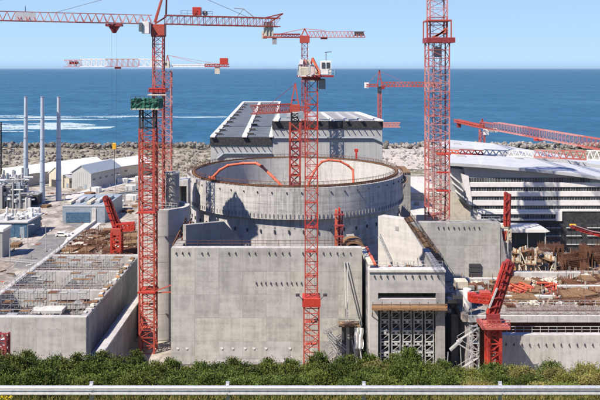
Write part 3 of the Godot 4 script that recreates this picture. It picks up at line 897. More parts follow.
func build_basins():
	var t := thing("basin_building", "open concrete basin with cross walls and scaffolds inside, low in front", "concrete building", Vector3(-48.5, 0, -152))
	var wall := func(called: String, a: Vector3, b: Vector3, m: Material):
		var s := Shape.new()
		s.span(a, b)
		part(called, s, m, t)
	wall.call("front_wall", Vector3(-70, 0, -130), Vector3(-38.6, 12.0, -131.2), M.concrete)
	panelled(t, -70, -38.6, 4.0, 11.95, 129.96, 7, 1, M.concrete, 0.06)
	wall.call("right_wall", Vector3(-39.8, 0, -131.2), Vector3(-38.55, 12.0, -172), M.concrete_grey)
	for i in 8: box_part("wall_panel", Vector3(-38.5, 8.4, -133.4 - i * 5.1), Vector3(0.12, 7.0, 5.05), M.concrete_grey, t, 0.02)
	wall.call("left_wall", Vector3(-60.6, 0, -131.2), Vector3(-59.4, 12.0, -182), M.concrete)
	wall.call("cross_wall", Vector3(-59.4, 0, -147), Vector3(-39.8, 11.6, -148.2), M.concrete_pale)
	wall.call("cross_wall", Vector3(-59.4, 0, -160), Vector3(-39.8, 11.8, -161.2), M.concrete_pale)
	wall.call("cross_wall", Vector3(-59.4, 0, -172), Vector3(-38.55, 12.2, -173.2), M.concrete_pale)
	wall.call("inner_wall", Vector3(-51, 0, -148.2), Vector3(-50.2, 10.4, -160), M.concrete_grey)
	wall.call("floor_slab", Vector3(-59.4, 4.4, -131.2), Vector3(-39.8, 5.0, -172), M.deck)
	wall.call("rear_deck", Vector3(-60.6, 10.6, -173.2), Vector3(-37, 11.2, -204), M.deck)
	wall.call("rear_wall", Vector3(-37, 0, -173.2), Vector3(-36.2, 12.0, -204), M.concrete)
	wall.call("rear_wall", Vector3(-60.6, 0, -203.4), Vector3(-37, 10.6, -204), M.concrete)
	wall.call("rear_wall", Vector3(-60.6, 0, -182), Vector3(-60.0, 10.6, -203.4), M.concrete)
	for i in 26:                                                  # boards and forms left lying on the right-hand wall
		var z := -132.0 - 1.5 * i - rng.randf()
		box_part("loose_board", Vector3(-39.3 + rng.randf_range(-0.35, 0.2), 12.1 + rng.randf() * 0.12, z), Vector3(rng.randf_range(0.5, 1.2), rng.randf_range(0.12, 0.4), rng.randf_range(0.5, 1.3)), [M.timber, M.cream, M.concrete_pale, M.form_ply, M.concrete_pale, M.timber][rng.randi() % 6], t, 0.03)
	railing("railing", Vector3(-60, 12, -131.5), Vector3(-60, 12, -182), 1.1, 1.8, M.galvanised, t)
	railing("railing", Vector3(-59, 11.6, -147.4), Vector3(-40, 11.6, -147.4), 1.1, 1.5, M.galvanised, t)
	railing("railing", Vector3(-59, 11.8, -160.4), Vector3(-40, 11.8, -160.4), 1.1, 1.5, M.galvanised, t)
	# vertical starter bars on the cross walls
	for d in [147.8, 160.8, 172.8]:
		var s := Shape.new()
		for i in 110:
			var x := -59.2 + i * 0.176
			s.bar(Vector3(x, 11.6, -d), Vector3(x + rng.randf_range(-0.05, 0.05), 12.5 + rng.randf() * 0.5, -d), 0.045)
		part("starter_bars", s, M.rust, t, "", "stuff")
	# lower sill with the trench on the right
	t = thing("trench_wall", "long low concrete sill wall running back beside the basin", "concrete wall", Vector3(-35.2, 0, -143))
	var s := Shape.new()
	s.span(Vector3(-35.6, 0, -126), Vector3(-34.5, 7.0, -160))
	part("wall", s, M.concrete_grey, t)
	s = Shape.new()
	s.bevelled(Vector3(-35.05, 7.15, -143), Vector3(1.5, 0.3, 34), 0.05)
	part("coping", s, M.concrete, t)
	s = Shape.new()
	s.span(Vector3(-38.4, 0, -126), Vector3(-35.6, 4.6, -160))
	part("trench_floor", s, M.blue_grey, t)  # blue grey puts the shade of the trench into its floor
	box_part("footing", Vector3(-52, 3.2, -128.6), Vector3(34, 1.2, 1.6), M.concrete_pale, t)
	# scaffolds
	var labels := ["tube scaffold with boards in the basin nearest the cliff", "tube scaffold with boards in the middle basin between cross walls", "tube scaffold with boards in the basin before the red boom"]
	for p in [[-58.8, -132.4, 4, 3, 3], [-58.5, -141.0, 4, 4, 2], [-49.6, -141.8, 4, 4, 1], [-49.4, -149.6, 4, 4, 4], [-59.0, -149.4, 3, 4, 4], [-45.2, -136.0, 2, 2, 2], [-58.4, -162.4, 4, 4, 4], [-49.2, -162.6, 4, 4, 4], [-46.5, -141.4, 3, 3, 1]]:
		scaffold(Vector3(p[0], 5.0, p[1]), p[2], p[3], p[4], labels[0 if p[1] > -146 else 1 if p[1] > -160 else 2], "scaffolds in the left basins", [M.steel, M.rust, M.steel][int(absf(p[1])) % 3])
	t = thing("formwork_table", "long pale formwork table on steel legs in the front basin", "formwork", P(50, 312, 140))
	pixel_box("top", 30, 310.5, 62, 313.5, 139, 3, M.concrete_pale, t)
	for i in 5: pixel_box("leg", 31 + i * 7.2, 313.5, 32 + i * 7.2, 330, 138.8, 0.3, M.steel, t)
	# red shelter in front of the wall
	t = thing("site_hoist", "small rust red hoist frame with white cab at the foot of the wall", "hoist", P(3, 350, 126) * Vector3(1, 0, 1) + Vector3(0, 3.8, 0))
	var h := P(3, 349, 126.5)
	mast(t, h.x, h.z, 3.8, 10.3, 1.9, 3.2, 3, [M.dark_red], 0.3, 0.16)
	box_part("cab", Vector3(h.x, 8.7, h.z), Vector3(1.2, 1.6, 1.2), M.white, t)

# ---------------------------------------------------------------- low building on the right
func build_right_deck():
	var t := thing("deck_building", "long low concrete building with littered deck over a dark recess", "concrete building", Vector3(60, 0, -143))
	var wall := func(called: String, a: Vector3, b: Vector3, m: Material):
		var s := Shape.new()
		s.span(a, b)
		part(called, s, m, t)
	wall.call("deck_slab", Vector3(29.6, 10.8, -131), Vector3(110, 12.0, -160), M.deck)
	for i in 14:
		box_part("slab_edge", Vector3(33.2 + i * 5.4, 11.44, -130.85), Vector3(5.35, 1.2, 0.35), M.concrete_pale, t, 0.04)
	wall.call("recess_wall", Vector3(31.6, 0, -134.5), Vector3(110, 10.8, -135.2), M.rust)  # shade of the recess put into a dark brown wall colour
	wall.call("end_wall", Vector3(30.5, 0, -131.5), Vector3(31.6, 10.8, -160), M.concrete_grey)
	wall.call("low_wall", Vector3(P(501, 0, 126).x, 0, -126), Vector3(110, P(0, 335, 126).y, -127.3), M.concrete)
	panelled(t, P(501, 0, 126).x, 80.0, 3.0, P(0, 335, 126).y + 0.02, 125.97, 9, 1, M.concrete_pale, 0.06)
	wall.call("recess_floor", Vector3(36, 0, -127.3), Vector3(110, 5.0, -134.5), M.concrete_grey)
	anchors(t, 506, 602, 345, 125.9, 8.0)
	railing("railing", Vector3(36.5, 10.3, -127.0), Vector3(82, 10.3, -127.0), 1.1, 1.45, M.galvanised, t)
	railing("railing", Vector3(33, 12, -131.3), Vector3(84, 12, -131.3), 1.2, 1.0, M.steel, t)
	railing("railing", Vector3(33, 12, -136.5), Vector3(84, 12, -136.5), 1.0, 1.0, M.galvanised, t)
	# vertical bars behind the rail
	var s := Shape.new()
	for i in 300:
		var x := 38 + i * 0.15
		s.bar(Vector3(x, 11.9, -133.2), Vector3(x, 12.7 + rng.randf() * 0.4, -133.2), 0.05)
	part("starter_bars", s, M.rust, t, "", "stuff")
	# upstands and pits that divide the deck
	for p in [[44.0, -140.0, 10.0, 0.8, 0.6], [58.0, -146.0, 12.0, 1.0, 0.6], [38.0, -150.0, 9.0, 1.3, 0.8], [66.0, -139.0, 9.0, 0.9, 0.6], [52.0, -154.0, 16.0, 1.4, 0.7], [70.0, -150.0, 8.0, 1.2, 0.7]]:
		box_part("upstand", Vector3(p[0], 12.0 + p[3] * 0.5, p[1]), Vector3(p[2], p[3], p[4]), M.concrete_pale, t)
	# stair tower at the dark left end
	var c := P(474, 360, 127) * Vector3(1, 0, 1)
	t = thing("stair_tower", "grey steel stair tower in the dark gap beside the red boom tower", "stair tower", c)
	mast(t, c.x, c.z, 0, 11.5, 1.5, 2.9, 2, [M.galvanised], 0.12, 0.09)
	for k in 4:
		s = Shape.new()
		s.bar(c + Vector3(-3.2 if k % 2 else 0.6, k * 2.6 + 1.2, 0.6), c + Vector3(0.6 if k % 2 else -3.2, k * 2.6 + 3.6, 0.6), 0.5, 0.12)
		s.bar(c + Vector3(-3.2 if k % 2 else 0.6, k * 2.6 + 2.2, 0.9), c + Vector3(0.6 if k % 2 else -3.2, k * 2.6 + 4.6, 0.9), 0.06)
		part("flight", s, M.galvanised, t)
	t = thing("cement_silo", "small white silo with conical foot at the left end of the littered deck", "silo", P(467, 315, 131))
	var b := P(467, 312, 131)
	s = Shape.new()
	s.tube(b + Vector3(0, 1.2, 0), b + Vector3(0, 4.2, 0), 0.75, 0.75, 18)
	part("barrel", s, M.white, t)
	s = Shape.new()
	s.tube(b + Vector3(0, 0.2, 0), b + Vector3(0, 1.2, 0), 0.2, 0.75, 18)
	part("cone", s, M.white, t)
	s = Shape.new()
	for x in [-0.6, 0.6]:
		for z in [-0.6, 0.6]: s.bar(b + Vector3(x, -0.4, z), b + Vector3(x, 1.8, z), 0.1)
	part("leg", s, M.steel, t)
	t = thing("conveyor", "pale slanting chute hanging in the dark gap beside the portal block", "chute", P(456, 345, 128))
	s = Shape.new()
	s.bar(P(450, 350, 128), P(462, 339, 128), 0.8, 0.3)
	part("trough", s, M.steel, t)
	s = Shape.new()
	s.bar(P(448, 352, 128), P(446, 385, 128), 0.14); s.bar(P(460, 341, 128), P(462, 385, 128), 0.14)
	part("leg", s, M.steel, t)
	# clutter block between portal and deck
	t = thing("rubble_ledge", "broken pale ledge of concrete and shuttering left of the red boom", "ledge", Vector3(30, 0, -138))
	for i in 16:
		var p := P(rng.randf_range(446, 480), rng.randf_range(282, 316), rng.randf_range(133, 143))
		box_part("block", p, Vector3(rng.randf_range(0.7, 2.4), rng.randf_range(0.4, 1.6), rng.randf_range(0.8, 2.2)), [M.concrete_pale, M.concrete_grey, M.cream, M.deck, M.rust][rng.randi() % 5], t)
	s = Shape.new()
	s.span(Vector3(26.4, 0, -144), Vector3(29.6, 12.0, -151))
	part("base_wall", s, M.concrete_grey, t)
	s = Shape.new()
	s.span(Vector3(29.0, 0, -138), Vector3(30.4, 9.8, -144))
	part("base_wall", s, M.concrete_grey, t)

# ---------------------------------------------------------------- loose material: prototypes copied about
func proto_timber(at: Vector3) -> Node3D:
	var t := thing("timber_stack", "", "timber", at, "stacks of timber on the decks")
	for i in 3:
		for j in 5: box_part("plank", at + Vector3(-1.2 + j * 0.6, 0.16 + i * 0.3, 0), Vector3(0.52, 0.22, 4.0), M.timber, t, 0.02)
	for z in [-1.4, 1.4]: box_part("bearer", at + Vector3(0, 0.03, z), Vector3(3.0, 0.08, 0.2), M.timber, t, 0.01)
	return t
func proto_rebar(at: Vector3) -> Node3D:
	var t := thing("rebar_bundle", "", "rebar", at, "bundles of rebar on the decks")
	for k in 3:
		var s := Shape.new()
		for i in 14: s.bar(at + Vector3(-2.6, 0.1 + rng.randf() * 0.5, (k - 1) * 0.6 + rng.randf_range(-0.28, 0.28)), at + Vector3(2.6, 0.1 + rng.randf() * 0.5, (k - 1) * 0.6 + rng.randf_range(-0.28, 0.28)), 0.08)
		part("bundle", s, M.rust, t)
	return t
func proto_panel(at: Vector3) -> Node3D:
	var t := thing("formwork_pallet", "", "formwork panel", at, "formwork panels on the decks")
	box_part("face", at + Vector3(0, 0.35, 0), Vector3(3.6, 0.12, 2.4), M.cream, t, 0.02)
	for i in 5: box_part("rib", at + Vector3(-1.5 + i * 0.75, 0.16, 0), Vector3(0.14, 0.26, 2.4), M.yellow, t, 0.01)
	for z in [-0.8, 0.8]: box_part("waler", at + Vector3(0, 0.02, z), Vector3(3.6, 0.12, 0.16), M.steel, t, 0.01)
	return t
func proto_cage(at: Vector3) -> Node3D:
	var t := thing("rebar_cage", "", "rebar cage", at, "standing rebar cages beyond the right deck")
	for k in 2:
		var s := Shape.new()
		for i in 26: s.bar(at + Vector3(-2.6 + i * 0.21, 0, k * 0.8), at + Vector3(-2.6 + i * 0.21, 3.4 + rng.randf() * 0.8, k * 0.8), 0.07)
		part("bars", s, M.rust, t)
		s = Shape.new()
		for i in 9: s.bar(at + Vector3(-2.7, 0.3 + i * 0.38, k * 0.8 + 0.05), at + Vector3(2.8, 0.3 + i * 0.38, k * 0.8 + 0.05), 0.07)
		part("hoops", s, M.rust, t)
	return t
func proto_frame(at: Vector3) -> Node3D:
	var t := thing("shuttering_rig", "", "formwork frame", at, "cream formwork frames beyond the right deck")
	box_part("panel", at + Vector3(0, 2.0, -0.3), Vector3(2.4, 4.0, 0.15), M.cream, t, 0.02)
	for x in [-1.05, 0.0, 1.05]:
		var s := Shape.new()
		s.bar(at + Vector3(x, 0, 0), at + Vector3(x, 4.2, -0.1), 0.22)
		s.bar(at + Vector3(x, 0.1, 1.6), at + Vector3(x, 3.2, 0), 0.16)
		s.bar(at + Vector3(x, 0.1, 0), at + Vector3(x, 0.1, 1.7), 0.18)
		part("soldier", s, M.form_ply if x == 0.0 else M.cream, t)
	box_part("platform", at + Vector3(0, 3.4, 0.5), Vector3(2.5, 0.1, 0.9), M.timber, t, 0.02)
	return t
func proto_skip(at: Vector3) -> Node3D:
	var t := thing("site_container", "", "container", at, "site containers and boxes")
	box_part("body", at + Vector3(0, 1.2, 0), Vector3(4.6, 2.3, 2.3), M.white, t, 0.05)
	for i in 8: box_part("rib", at + Vector3(-2.0 + i * 0.57, 1.2, 1.18), Vector3(0.16, 2.0, 0.08), M.galvanised, t, 0.01)
	box_part("door", at + Vector3(1.4, 1.05, 1.2), Vector3(0.85, 1.9, 0.08), M.blue_grey, t, 0.01)
	return t
func proto_sheet(at: Vector3) -> Node3D:
	var t := thing("tarpaulin", "", "tarpaulin", at, "tarpaulins on the right deck")
	var s := Shape.new()
	var f := FastNoiseLite.new()
	f.seed = 3
	f.frequency = 0.5
	var hgt := func(x: float, z: float) -> Vector3:
		return at + Vector3(x + 0.2 * f.get_noise_2d(z, x * 2), 0.15 + 0.75 * maxf(0, 1 - pow(absf(x) / 2.6, 3)) * maxf(0, 1 - pow(absf(z) / 1.5, 3)) + 0.25 * f.get_noise_2d(x * 2, z * 2), z)
	for i in 12:
		for j in 8:
			var x := -2.8 + i * 0.467
			var z := -1.7 + j * 0.425
			s.quad(hgt.call(x, z + 0.425), hgt.call(x + 0.467, z + 0.425), hgt.call(x + 0.467, z), hgt.call(x, z))
	part("cloth", s, M.cream, t)
	s = Shape.new()
	s.box(at + Vector3(0, 0.3, 0), Vector3(4.0, 0.6, 2.0))
	part("load", s, M.timber, t)
	return t
func scatter(src: Node3D, count: int, label: String, place: Callable):
	src.set_meta("label", label)
	for i in count:
		var p: Vector3 = place.call(i)
		var turn := rng.randf_range(-0.5, 0.5) + (PI / 2 if rng.randf() < 0.4 else 0.0)
		if i == 0:
			src.position = p; src.rotation.y = turn
		else: copy(src, "", p, turn, rng.randf_range(0.7, 1.2))
func litter(label: String, lo: Vector3, hi: Vector3, count: int, palette: Array):
	var s := Shape.new()
	s.tinted = true
	for i in count:
		s.tint = palette[rng.randi() % palette.size()] * rng.randf_range(0.75, 1.2)
		var p := Vector3(rng.randf_range(lo.x, hi.x), lo.y, rng.randf_range(lo.z, hi.z))
		var size := Vector3(rng.randf_range(0.2, 2.4), rng.randf_range(0.08, 0.5), rng.randf_range(0.12, 0.6))
		var tilt := 0.0
		if rng.randf() < 0.16:
			size = Vector3(0.09, rng.randf_range(0.8, 2.2), 0.09)
			tilt = 0.12
		s.box(p + Vector3(0, size.y * 0.5, 0), size, Basis(Vector3.UP, rng.randf() * PI) * Basis(Vector3.RIGHT, rng.randf_range(-tilt, tilt)))
	solo("site_litter", s, M.odds, label, "litter", (lo + hi) * 0.5, "", "stuff")
func build_clutter():
	var deck := func(_i) -> Vector3: return Vector3(rng.randf_range(34, 80), 12.0, rng.randf_range(-156, -137.5))
	var timber := proto_timber(Vector3.ZERO)
	var rebar := proto_rebar(Vector3.ZERO)
	var panel := proto_panel(Vector3.ZERO)
	scatter(timber, 22, "brown stack of planks lying on the littered right deck", deck)
	scatter(rebar, 60, "rusty bundle of reinforcing bars lying on the littered right deck", deck)
	scatter(panel, 26, "cream formwork panel lying flat on the littered right deck", deck)
	var tarp := proto_sheet(Vector3.ZERO)
	scatter(tarp, 5, "cream tarpaulin thrown over a load on the littered right deck", deck)
	var red := func(_i) -> Vector3: return Vector3(rng.randf_range(43, 52), 12.0 + rng.randf() * 0.5, rng.randf_range(-148, -142))
	var spacer: Node3D = thing("red_formwork", "", "formwork", Vector3.ZERO, "red forms on the right deck")
	for k in 3: box_part("beam", Vector3(0, 0.2 + 0.25 * k, -0.5 + k * 0.5), Vector3(3.0, 0.2, 0.3), M.orange, spacer, 0.02)
	for x in [-1.2, 1.2]: box_part("tie", Vector3(x, 0.5, 0), Vector3(0.2, 0.3, 1.8), M.dark_red, spacer, 0.02)
	scatter(spacer, 12, "orange red formwork beams heaped on the pale right deck", red)
	# small litter of the site, past counting
	var grey := [Color(0.28, 0.26, 0.24), Color(0.42, 0.4, 0.37), Color(0.12, 0.075, 0.05), Color(0.17, 0.10, 0.06), Color(0.5, 0.48, 0.45), Color(0.1, 0.1, 0.1), Color(0.30, 0.09, 0.06), Color(0.24, 0.17, 0.11)]
	litter("scattered boards, bars and blocks littering the pale right deck", Vector3(33, 12.0, -158), Vector3(82, 12.0, -137), 1500, grey)
	litter("scattered bars and boards among the rusty cages beyond the deck", Vector3(44, 8.8, -187), Vector3(96, 8.8, -161), 1300, [Color(0.14, 0.07, 0.045), Color(0.2, 0.11, 0.07), Color(0.1, 0.055, 0.04), Color(0.3, 0.26, 0.2), Color(0.42, 0.38, 0.3)])
	litter("scattered boards and bars on the floor of the open basins", Vector3(-59, 5.0, -171), Vector3(-40.5, 5.0, -132), 1500, grey)
	litter("rusty bars and offcuts littering the deck round the folded boom", Vector3(-60, 11.2, -203), Vector3(-38, 11.2, -174), 1100, [Color(0.13, 0.065, 0.045), Color(0.18, 0.1, 0.065), Color(0.1, 0.06, 0.045), Color(0.3, 0.27, 0.23)])
	litter("odd timbers and blocks lying about the sandy yard", Vector3(-150, 0.0, -360), Vector3(-62, 0.0, -190), 420, grey)
	litter("boards and bars heaped behind the parapet of the portal block", Vector3(14, 16.6, -146), Vector3(25.5, 16.6, -132.5), 260, grey)
	# beyond the deck: rusty cages, cream frames
	var cage := proto_cage(Vector3.ZERO)
	var cages := func(_i) -> Vector3: return Vector3(rng.randf_range(56, 86), 8.8 - rng.randf() * 1.4, rng.randf_range(-182, -162))
	scatter(cage, 36, "rust brown cage of upright reinforcing bars beyond the right deck", cages)
	var frame := proto_frame(Vector3.ZERO)
	frame.set_meta("label", "cream formwork frame with raking props standing among the rusty cages")
	for i in 12:
		var p := P(514 + (i % 7) * 7.0 + rng.randf() * 3, 0, 164 + int(i / 7) * 9 + rng.randf() * 3)
		p.y = 8.8
		if i == 0: frame.position = p
		else: copy(frame, "", p, rng.randf_range(-1.3, 1.3), rng.randf_range(0.6, 1.25))
	var t := thing("rear_platform", "low concrete platform beyond the right deck carrying the rusty cages", "platform", Vector3(72, 0, -174))
	var s := Shape.new()
	s.span(Vector3(42, 0, -160.2), Vector3(115, 8.8, -188))
	part("slab", s, M.deck, t)
	for i in 5: box_part("ramp_beam", P(532 + i * 5, 250, 180) + Vector3(0, -0.6, 0), Vector3(0.9, 0.5, 8), M.concrete_grey, t)
	# the left rear deck: rebar mats and boards
	var left := func(_i) -> Vector3: return Vector3(rng.randf_range(-58, -39), 11.2, rng.randf_range(-202, -175))
	var rb2 := copy(rebar, "", Vector3.ZERO)
	scatter(rb2, 30, "rusty bundle of reinforcing bars on the deck round the red folded boom", left)
	var tb2 := copy(timber, "", Vector3.ZERO)
	scatter(tb2, 9, "brown stack of planks on the deck round the red folded boom", left)
	var pn2 := copy(panel, "", Vector3.ZERO)
	scatter(pn2, 8, "cream formwork panel on the deck round the red folded boom", left)
	# inside the basins
	var basin := func(_i) -> Vector3:
		return Vector3(rng.randf_range(-57, -42), 5.0, [-139.0, -154.0, -166.0][rng.randi() % 3] + rng.randf_range(-4.5, 4.5))
	var tb3 := copy(timber, "", Vector3.ZERO)
	scatter(tb3, 8, "brown stack of planks on the floor of the open basin", basin)
	var pn3 := copy(panel, "", Vector3.ZERO)
	scatter(pn3, 10, "cream formwork panel on the floor of the open basin", basin)
	# containers in the yard
	var box := proto_skip(Vector3.ZERO)
	box.set_meta("label", "white site container with a grey door in the sandy yard")
	var spots := [[99, 184], [107, 184], [115, 183], [123, 183], [131, 190], [140, 181], [96, 192], [8, 205], [34, 214], [132, 200], [118, 206]]
	for i in spots.size():
		var p := level(spots[i][0], spots[i][1])
		if i == 0: box.position = p
		else: copy(box, "", p, rng.randf_range(-0.4, 0.4))
	var boxr := copy(box, "white site container with a grey door on pale ground behind the drum", level(398, 170) + Vector3(4, 0, 0), 0.4)
	for p in [[410, 166], [390, 163], [418, 170]]: copy(boxr, "", level(p[0], p[1]), rng.randf())
	var tb4 := copy(timber, "brown stack of planks on the sandy yard", level(36, 220))
	for p in [[128, 212], [90, 194], [46, 207], [16, 246], [110, 199], [138, 207]]: copy(tb4, "", level(p[0], p[1]), rng.randf() * 3)
	# litter on the drum's left side deck and top of the wedge ledge
	var rb3 := copy(rebar, "rusty bundle of bars on the ledge behind the portal parapet", Vector3(16, 16.6, -140))
	for i in 4: copy(rb3, "", Vector3(15 + i * 2.3, 16.6, -136 - i * 1.6), rng.randf(), 0.8)

# ---------------------------------------------------------------- turbine hall
func build_hall():
	var t := thing("turbine_hall", "long grey hall with flat roof, dark eaves and rows of roof vents", "hall", Vector3(-5, 0, -300))
	var y1 := P(0, 137, 225).y
	var y2 := P(0, 121, 225).y
	var la := [level(211, 137, y1), level(272, 137, y1), level(281, 101.5, y1), level(243, 101.5, y1)]
	var s := Shape.new()
	s.prism(la.map(func(p): return p - Vector3(0, 0.3, 0)), Vector3(0, -y1 + 0.3, 0))
	part("long_wing", s, M.cladding, t)
	s = Shape.new()
	s.prism(la.map(func(p): return p + Vector3(0, 0.02, 0)), Vector3(0, -0.3, 0))
	part("long_roof", s, M.roof_grey, t)
	var ra := [level(272.2, 121, y2), level(382.4, 121, y2), level(357, 112, y2), level(276, 112, y2)]
	s = Shape.new()
	s.prism(ra.map(func(p): return p - Vector3(0, 0.3, 0)), Vector3(0, -y2 + 0.3, 0))
	part("high_wing", s, M.cladding, t)
	s = Shape.new()
	s.prism(ra.map(func(p): return p + Vector3(0, 0.02, 0)), Vector3(0, -0.3, 0))
	part("high_roof", s, M.roof_light, t)
	# dark eaves
	pixel_box("eaves_band", 210, 137, 271.9, 145.5, 224.6, 0.38, M.dark_cladding, t)
	pixel_box("eaves_band", 272, 121, 383, 128.5, 224.6, 0.38, M.dark_cladding, t)
	# outriggers below the eaves that throw slanting shadows
	for x in range(214, 382, 6):
		var py := 147.0 if x < 272 else 129.5
		s = Shape.new()
		var p := P(x, py, 225)
		s.box(p + Vector3(0, 0, 0.55), Vector3(0.16, 0.3, 1.1))
		part("outrigger", s, M.dark_steel, t)
	s = Shape.new()
	s.tube(P(224, 153.5, 224.5), P(272, 153.5, 224.5), 0.3, 0.3, 8)
	s.tube(P(224, 153.5, 224.5), P(217, 159, 224.5), 0.3, 0.3, 8)
	part("pipe", s, M.blue_grey, t)
	s = Shape.new()
	s.tube(P(272.5, 138, 224.5), P(373, 138, 224.5), 0.3, 0.3, 8)
	s.tube(P(373, 138, 224.5), P(382, 142, 224.5), 0.3, 0.3, 8)
	part("pipe", s, M.blue_grey, t)
	# cladding sheets on the front, standing seams between
	for i in 10:
		pixel_box("cladding_sheet", 210.6 + i * 6.13, 145.6, 210.6 + (i + 1) * 6.13 - 0.12, 200, 224.9, 0.12, M.cladding, t)
	for i in 18:
		pixel_box("cladding_sheet", 272.3 + i * 6.11, 128.6, 272.3 + (i + 1) * 6.11 - 0.12, 200, 224.9, 0.12, M.cladding, t)
	# white roof strips
	var strip := func(px0: float, px1: float, wide: float, y: float, py0: float, py1: float, m: Material):
		var a := level(px0, py0, y + 0.25)
		var b := level(px1, py1, y + 0.25)
		var q := Shape.new()
		q.bar(a, b, wide, 0.45)
		part("roof_strip", q, m, t)
	strip.call(212.6, 243.6, 1.5, y1, 136.6, 102, M.white)
	strip.call(244.5, 260, 1.5, y1, 136.6, 102, M.white)
	strip.call(271, 279.5, 1.2, y1, 136.6, 102, M.white)
	strip.call(243, 281, 1.6, y1, 101.8, 101.8, M.white)
	for x in [[300, 290], [318, 306], [333, 322], [347, 336], [362, 346]]: strip.call(x[0], x[1], 0.9, y2, 120.5, 112.6, M.white if x[0] == 333 else M.galvanised)
	strip.call(381, 357, 1.6, y2, 120.6, 112.4, M.white)
	strip.call(276, 281, 1.6, y2, 120.6, 112.4, M.white)
	strip.call(281, 357, 1.2, y2, 112.3, 112.3, M.galvanised)
	# roof vents
	for row in [[220.5, 245.5, 10], [251.5, 262.5, 9]]:
		for i in row[2]:
			var f: float = float(i) / (row[2] - 1)
			var dd := lerpf(232, 415, pow(f, 1.15))
			var py := 68.0 + (57 - y1) * F / dd
			var fx := (133.5 - py) / (133.5 - 105.5)
			var p := P(lerpf(row[0], row[1], fx), py, dd)
			var vent := part("roof_vent", vent_shape(p), M.galvanised, t)
			var q := Shape.new()
			q.box(p + Vector3(0, 0.52, 1.72), Vector3(2.2, 0.75, 0.1))
			part("louvre", q, M.dark_steel, vent)
	# small plant on the high roof
	var pb := level(283, 118, y2)
	box_part("roof_unit", pb + Vector3(0, 0.9, 0), Vector3(2.4, 1.8, 2.4), M.blue_grey, t)
	t = thing("link_building", "low pale annex with lean-to roof at the foot of the hall behind the drum", "building", Vector3(-22, 0, -221))
	box_part("wall", Vector3(-22, 8, -220.5), Vector3(14, 16, 7), M.cladding, t)
	s = Shape.new()
	s.prism([Vector3(-29.4, 16, -217), Vector3(-29.4, 16, -224), Vector3(-29.4, 18, -224)], Vector3(14.8, 0, 0))
	part("roof", s, M.roof_light, t)
func vent_shape(p: Vector3) -> Shape:
	var s := Shape.new()
	s.hexa([p + Vector3(-1.2, 0, 1.7), p + Vector3(1.2, 0, 1.7), p + Vector3(1.2, 0, -1.7), p + Vector3(-1.2, 0, -1.7), p + Vector3(-1.2, 1.0, 1.7), p + Vector3(1.2, 1.0, 1.7), p + Vector3(0.9, 0.6, -1.7), p + Vector3(-0.9, 0.6, -1.7)])
	return s

